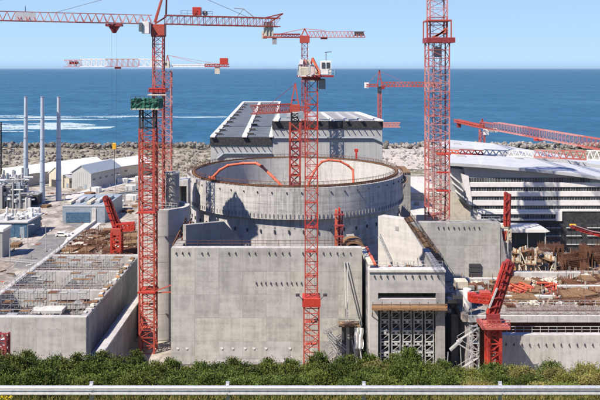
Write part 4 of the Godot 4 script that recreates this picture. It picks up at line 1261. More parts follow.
# ---------------------------------------------------------------- offices
func build_office():
	var t := thing("office_building", "white office block with ribbon windows, black base and curved roof", "office building", Vector3(78, 0, -240))
	var d := 215.0
	# body under the sloping roof
	var top := [[452, 163], [480, 165], [510, 167.5], [540, 169.5], [570, 173], [600, 177], [640, 183]]
	var outline := [P(640, 0, d) * Vector3(1, 0, 1) + Vector3(0, 0, -d + d), P(470, 0, d) * Vector3(1, 0, 1)]
	outline = [Vector3(P(470, 0, d).x, 0, -d), Vector3(P(640, 0, d).x, 0, -d)]
	for i in range(top.size() - 1, 0, -1): outline.append(P(top[i][0], top[i][1], d))
	outline.append(P(464, 166, d))
	var s := Shape.new()
	s.prism(outline, Vector3(0, 0, -58))
	part("body", s, M.cladding, t)
	# the curved roof, front edge and back edge at one height
	s = Shape.new()
	var front := [[446, 162.5], [480, 164.5], [510, 167], [540, 169.5], [570, 172.8], [600, 176.8], [645, 184]]
	var rear := [[440, 139], [470, 141.5], [493, 143.5], [528, 149.5], [562, 155], [600, 161], [655, 169]]
	var fr := []
	var bk := []
	for i in front.size():
		fr.append(P(front[i][0], front[i][1], 213.2))
		bk.append(P(rear[i][0], rear[i][1], 262.0 if i > 1 else 276.0))
	for i in fr.size() - 1:
		var dn := Vector3(0, -0.9, 0)
		s.hexa([fr[i] + dn, fr[i + 1] + dn, bk[i + 1] + dn, bk[i] + dn, fr[i], fr[i + 1], bk[i + 1], bk[i]])
	part("roof", s, M.roof_pale, t)
	s = Shape.new()
	for i in fr.size() - 1: s.bar(fr[i].lerp(bk[i], 0.5) + Vector3(0, 0.5, 0), fr[i + 1].lerp(bk[i + 1], 0.5) + Vector3(0, 0.5, 0), 0.5, 1.0)
	part("roof_upstand", s, M.galvanised, t)
	for i in 7:
		var p: Vector3 = fr[i % 6].lerp(fr[i % 6 + 1], 0.5).lerp(bk[i % 6].lerp(bk[i % 6 + 1], 0.5), 0.25 + 0.09 * i)
		box_part("roof_hatch", p + Vector3(0, 0.3, 0), Vector3(2.6, 0.9, 2.0), M.galvanised, t)
	# floors: white spandrels, ribbons of windows between
	var bands := [[177.7, 182.4, 468.5, 590.0], [187.0, 191.3, 470.5, 628.0], [196.4, 200.5, 472.5, 628.0], [205.6, 209.4, 463.0, 628.0], [214.4, 218.8, 481.0, 556.0]]
	for i in bands.size():
		var b: Array = bands[i]
		pixel_box("window_recess", b[2], b[0], b[3], b[1], d - 0.05, 0.2, M.steel, t)
		var count := int((b[3] - b[2]) / 5.2)
		var w: float = (b[3] - b[2]) / count
		for k in count:
			var win := pixel_box("window", b[2] + w * k + 0.12, b[0] + 0.12, b[2] + w * (k + 1) - 0.12, b[1] - 0.12, d - 0.1, 0.1, M.glass if rng.randf() < 0.6 else M.glass_dull, t)
			var q := Shape.new()
			var a := P(b[2] + w * k, b[0], d - 0.14)
			var e := P(b[2] + w * k, b[1], d - 0.14)
			q.bar(a, e, 0.12)
			q.bar(P(b[2] + w * (k + 0.5), b[0], d - 0.14), P(b[2] + w * (k + 0.5), b[1], d - 0.14), 0.08)
			q.bar(P(b[2] + w * k, b[1], d - 0.14), P(b[2] + w * (k + 0.5), b[1], d - 0.14), 0.1)
			part("frame", q, M.steel, win)
	for y in [[182.5, 186.9, 469, 632], [191.4, 196.3, 471, 632], [200.6, 205.5, 473, 632], [209.5, 211.4, 478, 632]]:
		var count := 8
		for k in count:
			pixel_box("spandrel", lerpf(y[2], y[3], float(k) / count), y[0], lerpf(y[2], y[3], (k + 1.0) / count) - 0.12, y[1], d - 0.5, 0.55, M.white, t)
	pixel_box("bay_frame", 478, 211.4, 562, 214.2, d - 0.7, 0.7, M.white, t)
	pixel_box("bay_frame", 478, 214.2, 481, 219, d - 0.7, 0.7, M.white, t)
	pixel_box("bay_frame", 556.2, 214.2, 562, 221, d - 0.7, 0.7, M.white, t)
	pixel_box("bay_frame", 478, 219, 556.1, 220.6, d - 0.7, 0.7, M.galvanised, t)
	# slanted white end fin
	s = Shape.new()
	s.prism([P(461, 173.5, d - 0.6), P(468.4, 176, d - 0.6), P(472.6, 205, d - 0.6), P(469, 205, d - 0.6)], Vector3(0, 0, -3))
	part("end_fin", s, M.white, t)
	# black base with small windows
	pixel_box("base_cladding", 562.3, 211.6, 640, 262, d - 0.3, 0.6, M.dark_cladding, t)
	pixel_box("base_cladding", 470, 220.7, 562, 262, d - 0.3, 0.6, M.dark_cladding, t)
	for y in [224.0, 232.0, 240.5]:
		for k in 16:
			if k % 4 == 3: continue
			var x: float = 546 + k * 5.2
			var win := pixel_box("window", x, y, x + 4.2, y + 3.6, d - 0.45, 0.15, M.glass, t)
			pixel_box("sill", x - 0.2, y + 3.65, x + 4.4, y + 4.3, d - 0.75, 0.45, M.galvanised, win)
	# angled stairs at the left end
	for k in 4:
		s = Shape.new()
		var x := 451.0 + k * 3.2
		var y := 174.5 + k * 8.4
		s.prism([P(x, y, 213), P(x + 9, y + 7.5, 213), P(x + 9, y + 9.3, 213), P(x, y + 2.0, 213)], Vector3(0, 0, -5))
		part("stair_flight", s, M.white, t)
	s = Shape.new()
	s.prism([P(449, 168, 216), P(470, 170, 216), P(474, 225, 216), P(460, 225, 216), P(449, 190, 216)], Vector3(0, 0, -8))
	part("end_wall", s, M.cladding, t)
	t = thing("cream_wall", "tall cream wall with stepped top in front of the office stairs", "wall", P(458, 0, 204) * Vector3(1, 0, 1))
	s = Shape.new()
	s.prism([P(446, 0, 204) * Vector3(1, 0, 1), P(470.5, 0, 204) * Vector3(1, 0, 1), P(470.5, 208, 204), P(459, 199.5, 204), P(456, 193, 204), P(446, 190.5, 204)], Vector3(0, 0, -1.2))
	part("wall", s, M.cream, t)
	s = Shape.new()
	s.bar(P(459, 199, 203.7), P(470.8, 207.5, 203.7), 1.8, 0.35)
	part("coping", s, M.dark_steel, t)
	# entrance canopy
	t = thing("entrance_canopy", "white flat canopy over a glazed lobby at the foot of the offices", "canopy", P(528, 0, 206) * Vector3(1, 0, 1))
	pixel_box("roof", 507.5, 229, 546, 232.6, 203, 8, M.white, t)
	s = Shape.new()
	s.prism([P(546, 229.2, 203), P(550, 231.5, 203), P(546, 232.4, 203)], Vector3(0, 0, -8))
	part("roof_tip", s, M.white, t)
	for i in 6: pixel_box("glass_panel", 510 + i * 5.8, 233, 515.4 + i * 5.8, 262, 206, 0.1, M.glass, t)
	for x in [509, 527, 545]: pixel_box("post", x, 232.7, x + 0.8, 262, 203.6, 0.3, M.galvanised, t)

# ---------------------------------------------------------------- the yard on the left
func shed(called: String, label: String, category: String, px0: float, px1: float, base: float, eave: float, ridge: float, deep: float, wall: Material, roof: Material, turn := 0.0) -> Node3D:
	var a := level(px0, base)
	var d := -a.z
	var b := P(px1, base, d)
	var he := P(0, eave, d).y
	var hr := P(0, ridge, d).y
	var w := b.x - a.x
	var t := thing(called, label, category, Vector3((a.x + b.x) * 0.5, 0, a.z))
	var o := t.position
	var s := Shape.new()
	s.prism([o + Vector3(-w / 2, 0, 0), o + Vector3(w / 2, 0, 0), o + Vector3(w / 2, he, 0), o + Vector3(0, hr, 0), o + Vector3(-w / 2, he, 0)], Vector3(0, 0, -deep))
	part("wall", s, wall, t)
	for side in [-1, 1]:
		var q := Shape.new()
		q.hexa([o + Vector3(side * (w / 2 + 0.5), he - 0.2, 0.4), o + Vector3(0, hr + 0.05, 0.4), o + Vector3(0, hr + 0.05, -deep - 0.4), o + Vector3(side * (w / 2 + 0.5), he - 0.2, -deep - 0.4),
			o + Vector3(side * (w / 2 + 0.5), he + 0.1, 0.4), o + Vector3(0, hr + 0.4, 0.4), o + Vector3(0, hr + 0.4, -deep - 0.4), o + Vector3(side * (w / 2 + 0.5), he + 0.1, -deep - 0.4)])
		part("roof_slope", q, roof, t)
	var q2 := Shape.new()
	q2.box(o + Vector3(w * 0.22, 1.1, 0.06), Vector3(1.1, 2.2, 0.12))
	part("side_door", q2, M.blue_grey, t)
	for k in 5:
		q2 = Shape.new()
		q2.box(o + Vector3(w * 0.5 + 0.05, he * 0.6, -deep * (k + 0.5) / 5), Vector3(0.1, 0.9, 1.8))
		part("window", q2, M.glass_dull, t)
	for side in [-1, 1]:
		q2 = Shape.new()
		q2.box(o + Vector3(side * (w / 2 + 0.6), he - 0.05, -deep * 0.5), Vector3(0.22, 0.2, deep + 0.8))
		part("gutter", q2, M.steel, t)
	q2 = Shape.new()
	for k in int(deep / 1.2): q2.box(o + Vector3(w * 0.5 + 0.03, he * 0.5, -1.2 * k - 0.6), Vector3(0.06, he, 0.08))
	for k in int(w / 1.2): q2.box(o + Vector3(-w * 0.5 + 1.2 * k + 0.6, he * 0.5, 0.03), Vector3(0.08, he, 0.06))
	part("seams", q2, wall, t, "", "stuff")
	t.rotation.y = turn
	return t
func lamp_post(px: float, py: float, h: float, label: String):
	var b := level(px, py)
	var t := thing("lamp_post", label, "lamp post", b, "lamp posts in the yard")
	var s := Shape.new()
	s.tube(b, b + Vector3(0, h, 0), 0.14, 0.08, 8)
	part("pole", s, M.galvanised, t)
	s = Shape.new()
	s.bar(b + Vector3(0, h, 0), b + Vector3(1.4, h + 0.2, 0), 0.09)
	part("arm", s, M.galvanised, t)
	s = Shape.new()
	s.bevelled(b + Vector3(1.6, h + 0.18, 0), Vector3(0.9, 0.2, 0.35), 0.05)
	part("lamp_head", s, M.galvanised, t)
func build_yard():
	# chimneys
	for c in [[26.0, 199.0, "beside the pipework"], [42.5, 202.5, "between its two neighbours"], [58.8, 200.5, "beside the grey shed"]]:
		var b := level(c[0], c[1])
		var t := thing("chimney", "tall slim pale blue steel chimney " + c[2], "chimney", b, "three slim chimneys")
		var top := P(c[0], 96.5, -b.z).y
		for k in 5:
			var s := Shape.new()
			s.tube(b + Vector3(0, top * k / 5, 0), b + Vector3(0, top * (k + 1) / 5 - 0.06, 0), 1.15 - 0.09 * k, 1.06 - 0.09 * k, 20)
			part("flue_section", s, M.chimney, t)
			s = Shape.new()
			s.tube(b + Vector3(0, top * (k + 1) / 5 - 0.3, 0), b + Vector3(0, top * (k + 1) / 5, 0), 1.16 - 0.09 * k, 1.16 - 0.09 * k, 20)
			part("flange", s, M.blue_grey, t)
		var q := Shape.new()
		for k in 40: q.box(b + Vector3(0.95, 2 + k * (top - 3) / 40, 0.3), Vector3(0.1, 0.08, 0.5))
		part("ladder", q, M.steel, t)
	# sheds
	var t := shed("storage_hall", "white roofed beige storage hall beside the rocks, behind the chimneys", "hall", 45, 67, 187, 174, 167, 55, M.cream, M.white, -0.62)
	var o := t.position
	var dq := MeshInstance3D.new()
	dq.name = "door"
	var ds := Shape.new()
	ds.box(Vector3(0, 1.7, 0.1), Vector3(6.5, 3.4, 0.2))
	dq.mesh = ds.mesh()
	dq.material_override = M.dark_steel
	t.add_child(dq, true)
	shed("storage_hall", "low white roofed storage hall behind the grey pipework", "hall", -12, 18, 187, 175, 169, 55, M.cream, M.white, -0.62)
	t = shed("grey_shed", "grey metal shed with pitched roof beside the white storage hall", "shed", 70, 93, 189, 173, 166, 24, M.cladding, M.blue_grey, -0.35)
	t = shed("grey_shed", "low grey lean-to joined to the pitched metal shed", "shed", 62, 70, 188, 178, 176, 16, M.cream, M.galvanised, -0.35)
	# flat workshop with blue shutter
	var b := level(84, 223)
	var d := -b.z
	t = thing("workshop", "flat roofed blue grey workshop with wide dark blue shutter", "workshop", b)
	pixel_box("wall", 62.5, 206.5, 105, 223, d, 26, M.blue_grey, t)
	pixel_box("shutter", 66, 212, 90, 222.6, d - 0.08, 0.2, M.blue, t)
	for k in 5: pixel_box("shutter_slat", 66.2, 212.4 + k * 2.05, 89.8, 214.2 + k * 2.05, d - 0.2, 0.14, M.blue, t)
	pixel_box("pier", 92, 208, 96, 223, d - 0.25, 0.3, M.concrete_pale, t)
	var s := Shape.new()
	var roof_y := P(0, 206.3, d).y
	for k in 6:
		var rx := P(66 + k * 6.6, 0, d).x
		box_part("roof_unit", Vector3(rx, roof_y + 0.5, -d - 8 - 3 * (k % 3)), Vector3(1.6, 0.9, 9), [M.cream, M.galvanised, M.blue_grey][k % 3], t)
	pixel_box("parapet", 62.2, 205.4, 105.3, 206.6, d - 0.15, 0.5, M.galvanised, t)
	# blue transformer house with white plant on the roof
	b = level(14, 238)
	d = -b.z
	t = thing("plant_house", "blue flat roofed plant house with white ducts crowded on its roof", "plant house", b)
	pixel_box("wall", -12, 223, 27, 238, d, 13, M.blue, t)
	pixel_box("roof_slab", -13, 221.6, 28, 223.2, d - 0.4, 14, M.galvanised, t)
	for k in 5: pixel_box("wall_panel", -11 + k * 6.6, 224, -5.2 + k * 6.6, 237.5, d - 0.06, 0.1, M.blue, t)
	pixel_box("door", 20, 227, 24.5, 238, d - 0.12, 0.15, M.blue_grey, t)
	roof_y = P(0, 221.8, d).y
	for k in 26:
		var q := Shape.new()
		var c := Vector3(P(rng.randf_range(-9, 25), 0, d).x, roof_y, -d - rng.randf_range(1, 11))
		if k % 3 == 0: q.tube(c, c + Vector3(0, rng.randf_range(1.2, 3.2), 0), 0.45, 0.4, 10)
		elif k % 3 == 1: q.bevelled(c + Vector3(0, 0.7, 0), Vector3(rng.randf_range(0.8, 2), 1.4, rng.randf_range(0.8, 1.8)), 0.08)
		else: q.tube(c + Vector3(-1.2, 0.8, 0), c + Vector3(1.2, 0.8 + rng.randf(), 0), 0.3, 0.3, 8)
		part("duct", q, M.galvanised if k % 2 else M.white, t)
	# pipework plant
	b = level(12, 208)
	d = -b.z
	t = thing("pipe_plant", "dense grey plant of vessels, pipes and columns below the chimneys", "process plant", b)
	for k in 290:
		var q := Shape.new()
		var c := P(rng.randf_range(-14, 29), 0, d + rng.randf_range(-2, 16)) * Vector3(1, 0, 1)
		var h := rng.randf_range(3, 14.5) * (0.55 if c.x > P(20, 0, d).x else 1.0)
		match k % 4:
			0: q.tube(c, c + Vector3(0, h, 0), 0.5, 0.5, 10)
			1: q.tube(c + Vector3(-2.5, h * 0.8, 0), c + Vector3(2.5, h * 0.8, 0), 0.32, 0.32, 8)
			2: q.bevelled(c + Vector3(0, h * 0.4, 0), Vector3(rng.randf_range(1, 2.5), h * 0.8, rng.randf_range(1, 2)), 0.1)
			3:
				q.tube(c, c + Vector3(0, h * 0.6, 0), 0.15, 0.15, 6)
				q.tube(c + Vector3(0, h * 0.6, 0), c + Vector3(0, h * 0.6 + 1.3, 0), 0.75, 0.75, 10)
		part(["column", "pipe", "cabinet", "vessel"][k % 4], q, [M.steel, M.galvanised, M.galvanised, M.steel, M.blue_grey, M.white][rng.randi() % 6], t)
	s = Shape.new()
	for k in 6:
		var c := P(-10 + k * 7, 0, d - 1) * Vector3(1, 0, 1)
		s.bar(c, c + Vector3(0, 9, 0), 0.25)
		s.bar(c + Vector3(0, 6, 0), c + Vector3(3.2, 6, 0), 0.2)
		s.bar(c + Vector3(0, 9, 0), c + Vector3(3.2, 9, 0), 0.2)
	part("pipe_rack", s, M.dark_steel, t)
	t = thing("control_cabin", "dark grey cabin with white roof at the foot of the pipework", "cabin", level(34, 205))
	d = -level(34, 205).z
	pixel_box("wall", 24, 195, 38, 205, d, 7, M.dark_steel, t)
	pixel_box("roof", 23.6, 194, 38.4, 195.2, d - 0.2, 7.4, M.steel, t)
	t = thing("dark_mast", "thin dark lattice mast standing by the pipework", "mast", level(0.5, 190))
	b = level(0.5, 190)
	mast(t, b.x, b.z, 0, P(0, 122, -b.z).y, 1.0, 6, 4, [M.dark_steel], 0.22, 0.1)
	# grey cabin at the left edge
	t = thing("site_cabin", "grey site cabin with white roof edge beside the sandy road", "cabin", level(-2, 258))
	d = -level(-2, 258).z
	pixel_box("wall", -14, 232, 2.5, 258, d, 6, M.steel, t)
	pixel_box("roof", -15, 229.5, 3.2, 232, d - 0.3, 6.6, M.white, t)
	# white van on the asphalt
	b = level(62.5, 236.5)
	t = thing("parked_car", "small white car parked on the grey asphalt", "car", b)
	s = Shape.new()
	var c0 := b + Vector3(0, 0.3, 0)
	s.prism([c0 + Vector3(-2.2, 0, 0.85), c0 + Vector3(2.2, 0, 0.85), c0 + Vector3(2.2, 0.55, 0.85), c0 + Vector3(1.2, 0.65, 0.85), c0 + Vector3(0.6, 1.15, 0.85), c0 + Vector3(-1.5, 1.15, 0.85), c0 + Vector3(-2.15, 0.6, 0.85)], Vector3(0, 0, -1.7))
	part("body", s, M.white, t)
	s = Shape.new()
	s.prism([c0 + Vector3(-1.7, 0.65, 0.87), c0 + Vector3(0.9, 0.65, 0.87), c0 + Vector3(0.5, 1.08, 0.87), c0 + Vector3(-1.4, 1.08, 0.87)], Vector3(0, 0, -1.74))
	part("window", s, M.glass, t)
	for x in [-1.4, 1.4]:
		for z in [-0.8, 0.8]:
			s = Shape.new()
			s.tube(b + Vector3(x, 0.32, z - 0.1), b + Vector3(x, 0.32, z + 0.1), 0.32, 0.32, 14)
			part("wheel", s, M.black, t)
	for p in [[46, 250, 8.0, "slim grey lamp post beside the asphalt road"], [64.5, 214, 9.0, "slim grey lamp post before the blue shutter"], [115.5, 195, 9.0, "slim grey lamp post beside the white containers"], [10, 262, 7.0, "slim grey lamp post beside the white roofed cabin"], [28, 247, 7.0, "slim grey lamp post at the corner of the asphalt"]]:
		lamp_post(p[0], p[1], p[2], p[3])
	# fences
	for f in [[[28, 229], [42, 226], "red and white plastic barrier across the sandy yard", M.pink], [[2, 262], [46, 266], "low wire fence along the sandy road edge", M.galvanised], [[78, 190], [138, 176], "grey wire fence before the stony bank", M.dark_steel]]:
		var a0 := level(f[0][0], f[0][1])
		var a1 := level(f[1][0], f[1][1])
		t = thing("site_fence", f[2], "fence", a0.lerp(a1, 0.5))
		railing("railing", a0, a1, 1.3, 1.6, f[3], t, 0.1)
		s = Shape.new()
		for k in 60: s.bar(a0.lerp(a1, k / 60.0), a0.lerp(a1, k / 60.0) + Vector3(0, 1.25, 0), 0.04)
		part("bars", s, f[3], t, "", "stuff")
	# low walls by the basin
	t = thing("kerb_wall", "pale low kerb wall curving up beside the basin deck", "wall", level(66, 246))
	var pts := [[40, 274], [58, 252], [72, 240], [88, 228], [104, 216]]
	for i in pts.size() - 1:
		s = Shape.new()
		s.bar(level(pts[i][0], pts[i][1]) + Vector3(0, 0.5, 0), level(pts[i + 1][0], pts[i + 1][1]) + Vector3(0, 0.5, 0), 0.8, 1.0)
		part("wall_length", s, M.concrete_pale, t)

# ---------------------------------------------------------------- tower cranes
func build_cranes():
	# the big crane at the left
	var d := 155.0
	var c := P(158.7, 0, d) * Vector3(1, 0, 1)
	var jy := P(0, 24, d).y
	var t := thing("tower_crane", "big red tower crane with white cab and a long jib reaching left over the sea", "crane", c + Vector3(0, 26.8, 0))
	mast(t, c.x, c.z, 26.8, jy - 2.6, 2.35, 5.4, 3, [M.red, M.pink], 0.24, 0.11)
	var dir := Vector3(-31, 0, 12).normalized()
	var root := Vector3(c.x, jy, c.z)
	truss(t, "jib_section", root + dir * 1.4, root + dir * 56, 1.85, 1.7, 7, 5, [M.pale_pink, M.pink], 0.17, 0.10)
	truss(t, "counter_jib_section", root - dir * 1.4, root - dir * 27.5, 1.9, 1.8, 3, 6, [M.pink, M.red, M.red], 0.22, 0.11, true)
	box_part("slewing_unit", Vector3(c.x, jy - 1.3, c.z), Vector3(2.8, 2.4, 2.6), M.red, t)
	var s := Shape.new()
	s.ring(Vector3(c.x, 0, c.z), 0.4, 1.6, jy - 2.75, jy - 2.45, 0, TAU, 20)
	part("slewing_ring", s, M.dark_red, t)
	var cab := box_part("cab", root + dir * 2.5 + Vector3(0, -0.9, 0.8), Vector3(1.5, 2.5, 1.8), M.white, t)
	box_part("window", root + dir * 3.5 + Vector3(0, -0.8, 0.9), Vector3(0.7, 1.9, 1.6), M.glass_dull, cab)
	var apex := P(167, -18, d)
	bars("apex_frame", [[root + dir * 0.8 + Vector3(0, 0.3, 0.7), apex], [root + dir * 0.8 + Vector3(0, 0.3, -0.7), apex], [root - dir * 1.6 + Vector3(0, 1.6, 0), apex], [root + dir * 0.8, root - dir * 1.6 + Vector3(0, 1.6, 0)]], 0.32, M.red, t)
	for q in [[root + dir * 21 + Vector3(0, 1.9, 0), 0.09], [root + dir * 46 + Vector3(0, 1.9, 0), 0.09], [root - dir * 20 + Vector3(0, 2.0, 0), 0.09]]:
		bars("tie_rod", [[apex, q[0]]], q[1], M.steel, t)
	box_part("machine_house", root - dir * 8.4 + Vector3(0, 3.0, 0), Vector3(1.8, 1.7, 1.6), M.bright_red, t)
	s = Shape.new()
	s.tube(root - dir * 10.2 + Vector3(0, 2.6, 0.7), root - dir * 10.2 + Vector3(0, 2.6, -0.7), 0.55, 0.55, 14)
	part("winch_drum", s, M.steel, t)
	railing("walk_rail", root - dir * 5 + Vector3(0, 1.95, 0.9), root - dir * 12 + Vector3(0, 1.95, 0.9), 1.0, 1.2, M.dark_steel, t)
	bars("pendant_frame", [[root - dir * 17.5 + Vector3(0, 2, 0), root - dir * 19 + Vector3(0, 3.8, 0)], [root - dir * 21.5 + Vector3(0, 2, 0), root - dir * 19 + Vector3(0, 3.8, 0)], [root - dir * 16.8 + Vector3(0, 3.9, 0), root - dir * 19 + Vector3(0, 3.8, 0)]], 0.16, M.galvanised, t)
	for k in 3: box_part("counterweight", root - dir * (24.2 + k * 0.75) + Vector3(0, -0.6, 0), Vector3(0.7, 3.2, 1.5), M.cream, t)
	bars("counter_jib_tip", [[root - dir * 24 + Vector3(0, 0.1, 0), root - dir * 28.4 + Vector3(0, 3.0, 0)], [root - dir * 24 + Vector3(0, 1.9, 0), root - dir * 28.4 + Vector3(0, 3.0, 0)]], 0.3, M.pink, t)
	var tr := root + dir * 9.3
	box_part("trolley", tr + Vector3(0, -0.45, 0), Vector3(3.4, 0.5, 1.5), M.dark_red, t)
	s = Shape.new()
	s.hexa([tr + Vector3(-0.3, -2.1, 0.3), tr + Vector3(0.3, -2.1, 0.3), tr + Vector3(0.3, -2.1, -0.3), tr + Vector3(-0.3, -2.1, -0.3), tr + Vector3(-1.1, -0.7, 0.6), tr + Vector3(1.1, -0.7, 0.6), tr + Vector3(1.1, -0.7, -0.6), tr + Vector3(-1.1, -0.7, -0.6)])
	part("trolley_cage", s, M.dark_red, t)
	var hook := P(122, 146, -tr.z)
	hook.x = tr.x
	bars("hoist_rope", [[tr + Vector3(-0.6, -0.6, 0), hook + Vector3(-0.35, 0.8, 0)], [tr + Vector3(0.6, -0.6, 0), hook + Vector3(0.35, 0.8, 0)]], 0.022, M.rope, t)
	box_part("hook_block", hook, Vector3(0.75, 1.3, 0.4), M.yellow, t, 0.15)
	bars("sling", [[hook + Vector3(0, -0.7, 0), hook + Vector3(0, -7.5, 0)]], 0.12, M.rope, t)
	s = Shape.new()
	var bq := root + dir * 24.6
	s.bar(bq + Vector3(0, 0.9, 0.5), bq + dir * 4.0 + Vector3(0, 0.9, 0.5), 0.08, 1.5)
	part("banner", s, M.white, t)
	bars("beacon_post", [[root + dir * 26.8 + Vector3(0, 1.9, 0), root + dir * 26.8 + Vector3(0, 3.0, 0)]], 0.1, M.dark_steel, t)
	var col := P(158.7, 90, d)
	box_part("climbing_collar", Vector3(c.x, col.y, c.z), Vector3(3.5, 0.9, 3.4), M.bright_red, t)
	box_part("collar_platform", Vector3(c.x, col.y - 1.0, c.z), Vector3(4.0, 0.25, 4.0), M.cream, t)
	railing("collar_rail", Vector3(c.x - 1.9, col.y - 0.9, c.z + 1.9), Vector3(c.x + 1.9, col.y - 0.9, c.z + 1.9), 1.4, 0.8, M.dark_red, t)
	# far pale crane behind it
	d = 255.0
	c = P(167.6, 0, d) * Vector3(1, 0, 1)
	jy = P(0, 66.5, d).y
	t = thing("tower_crane", "distant pale tower crane with white and pink jib at the horizon", "crane", c)
	mast(t, c.x, c.z, 0, jy - 1.5, 3.0, 6.0, 3, [M.pink, M.pale_pink], 0.3, 0.16)
	root = Vector3(c.x, jy, c.z)
	var px := func(x): return Vector3((x - 300.0) * d / F, jy, c.z)
	truss(t, "jib_section", px.call(163), px.call(139), 2.6, 1.8, 1, 4, [M.white], 0.3, 0.2, true)
	truss(t, "jib_section", px.call(139), px.call(106), 2.6, 1.8, 1, 6, [M.pale_pink], 0.22, 0.16, true)
	truss(t, "jib_section", px.call(106), px.call(81), 2.6, 1.8, 1, 5, [M.white], 0.3, 0.2, true)
	truss(t, "jib_section", px.call(81), px.call(65), 2.3, 1.8, 1, 3, [M.pale_pink], 0.25, 0.16, true)
	box_part("jib_end_winch", px.call(74) + Vector3(0, 1.3, 0), Vector3(2.8, 1.0, 1.4), M.dark_red, t)
	box_part("trolley", px.call(118) + Vector3(0, -0.5, 0), Vector3(2.0, 0.7, 1.4), M.dark_red, t)
	bars("hoist_rope", [[px.call(117) + Vector3(0, -0.5, 0), px.call(117) + Vector3(0, -30, 0)], [px.call(119) + Vector3(0, -0.5, 0), px.call(119) + Vector3(0, -30, 0)]], 0.03, M.rope, t)
	box_part("hook_block", px.call(118) + Vector3(0, -30.4, 0), Vector3(1.0, 1.0, 0.5), M.dark_steel, t)
	truss(t, "counter_jib_section", px.call(172), px.call(205), 0.7, 1.6, 1, 8, [M.white], 0.35, 0.12, true)
	truss(t, "counter_jib_section", px.call(205), px.call(229), 0.8, 1.6, 1, 5, [M.red], 0.35, 0.2, true)
	bars("tie_rod", [[root + Vector3(0, 4, 0), px.call(205) + Vector3(0, 0.6, 0)], [root + Vector3(0, 4, 0), px.call(220) + Vector3(0, 0.8, 0)]], 0.12, M.pale_pink, t)
	bars("apex_frame", [[root + Vector3(-0.9, 0, 0), root + Vector3(0, 4, 0)], [root + Vector3(0.9, 0, 0), root + Vector3(0, 4, 0)]], 0.3, M.pink, t)
	cab = box_part("cab", root + Vector3(0.2, 0.6, 1.6), Vector3(1.6, 2.2, 1.6), M.cream, t)
	box_part("window", root + Vector3(-0.3, 0.9, 2.42), Vector3(0.9, 0.9, 0.1), M.glass, cab)
	box_part("machine_house", px.call(224) + Vector3(0, 1.8, 0), Vector3(2.8, 2.4, 1.8), M.bright_red, t)
	box_part("counterweight", px.call(217.5) + Vector3(0, -1.4, 0), Vector3(1.7, 2.4, 1.5), M.cream, t)
	# mast with the green platform
	d = 145.0
	c = P(148.3, 0, d) * Vector3(1, 0, 1)
	var ty := P(0, 109, d).y
	t = thing("headless_mast", "red lattice crane mast crowned by a green netted platform, without a jib", "crane mast", c)
	mast(t, c.x, c.z, 0, P(0, 211, d).y, 3.2, 4.6, 3, [M.red], 0.30, 0.12)
	mast(t, c.x, c.z, P(0, 211, d).y, P(0, 128, d).y, 3.25, 4.6, 3, [M.red], 0.32, 0.13)
	mast(t, c.x, c.z, P(0, 128, d).y, ty, 3.1, 4.6, 2, [M.dark_steel], 0.34, 0.16)
	box_part("platform", Vector3(c.x - 0.2, ty + 0.1, c.z), Vector3(5.6, 0.22, 4.8), M.cream, t)
	for side in 4:
		var long := 5.5 if side % 2 == 0 else 4.7
		var b := Basis(Vector3.UP, PI / 2 * side)
		s = Shape.new()
		var f := FastNoiseLite.new()
		f.seed = side
		f.frequency = 0.9
		var off := 2.35 if side % 2 == 0 else 2.75
		for i in 14:
			for j in 5:
				var g := func(u: int, v: int) -> Vector3:
					var x := lerpf(-long * 0.5, long * 0.5, u / 14.0)
					return Vector3(c.x - 0.2, ty + 0.2 + v * 0.38 + 0.5 * f.get_noise_1d(x * 2 + 7) * (1 if v == 5 else 0), c.z) + b * Vector3(x, 0, off + 0.45 * f.get_noise_2d(x, v * 0.5) * (1 if v > 0 else 0))
				s.quad(g.call(i, j), g.call(i + 1, j), g.call(i + 1, j + 1), g.call(i, j + 1))
		part("safety_net", s, M.green, t)
	railing("platform_rail", Vector3(c.x - 2.9, ty + 0.2, c.z + 2.5), Vector3(c.x + 2.5, ty + 0.2, c.z + 2.5), 2.5, 0.9, M.dark_steel, t, 0.07)
	for k in [[211.0, 3.6], [290.0, 3.5]]:
		box_part("anchor_frame", Vector3(c.x, P(0, k[0], d).y, c.z), Vector3(k[1], 0.4, k[1]), M.bright_red, t)
	bars("wall_tie", [[P(156, 291, 143.5), P(171, 285, 139.5)], [P(156, 293, 145), P(171, 292, 139.5)]], 0.2, M.red, t)
	# central crane, its jib pointing straight out to sea
	d = 128.0
	c = P(311.3, 0, d) * Vector3(1, 0, 1)
	var cy := P(0, 300, d).y
	ty = P(0, 80, d).y
	t = thing("tower_crane", "central red tower crane with white cab and machinery before the open drum", "crane", c)
	mast(t, c.x, c.z, 0, cy, 2.9, 4.2, 2, [M.red], 0.24, 0.12)
	mast(t, c.x, c.z, cy, ty, 2.4, 4.2, 2, [M.red, M.bright_red], 0.21, 0.10)
	box_part("climbing_collar", Vector3(c.x, cy, c.z), Vector3(3.2, 1.5, 3.2), M.bright_red, t)
	for x in [-1, 1]:
		bars("floodlight_arm", [[Vector3(c.x + x * 1.6, cy + 0.6, c.z + 1.6), Vector3(c.x + x * 2.3, cy + 1.4, c.z + 1.8)]], 0.1, M.dark_steel, t)
		box_part("floodlight", Vector3(c.x + x * 2.4, cy + 1.5, c.z + 1.9), Vector3(0.7, 0.45, 0.4), M.dark_steel, t)
	s = Shape.new()
	s.ring(Vector3(c.x, 0, c.z), 0.3, 1.7, ty, ty + 0.5, 0, TAU, 24)
	part("slewing_ring", s, M.dark_red, t)
	box_part("machine_deck", Vector3(c.x + 0.7, ty + 0.7, c.z), Vector3(6.4, 0.35, 4.2), M.dark_red, t)
	root = Vector3(c.x, ty + 0.9, c.z)
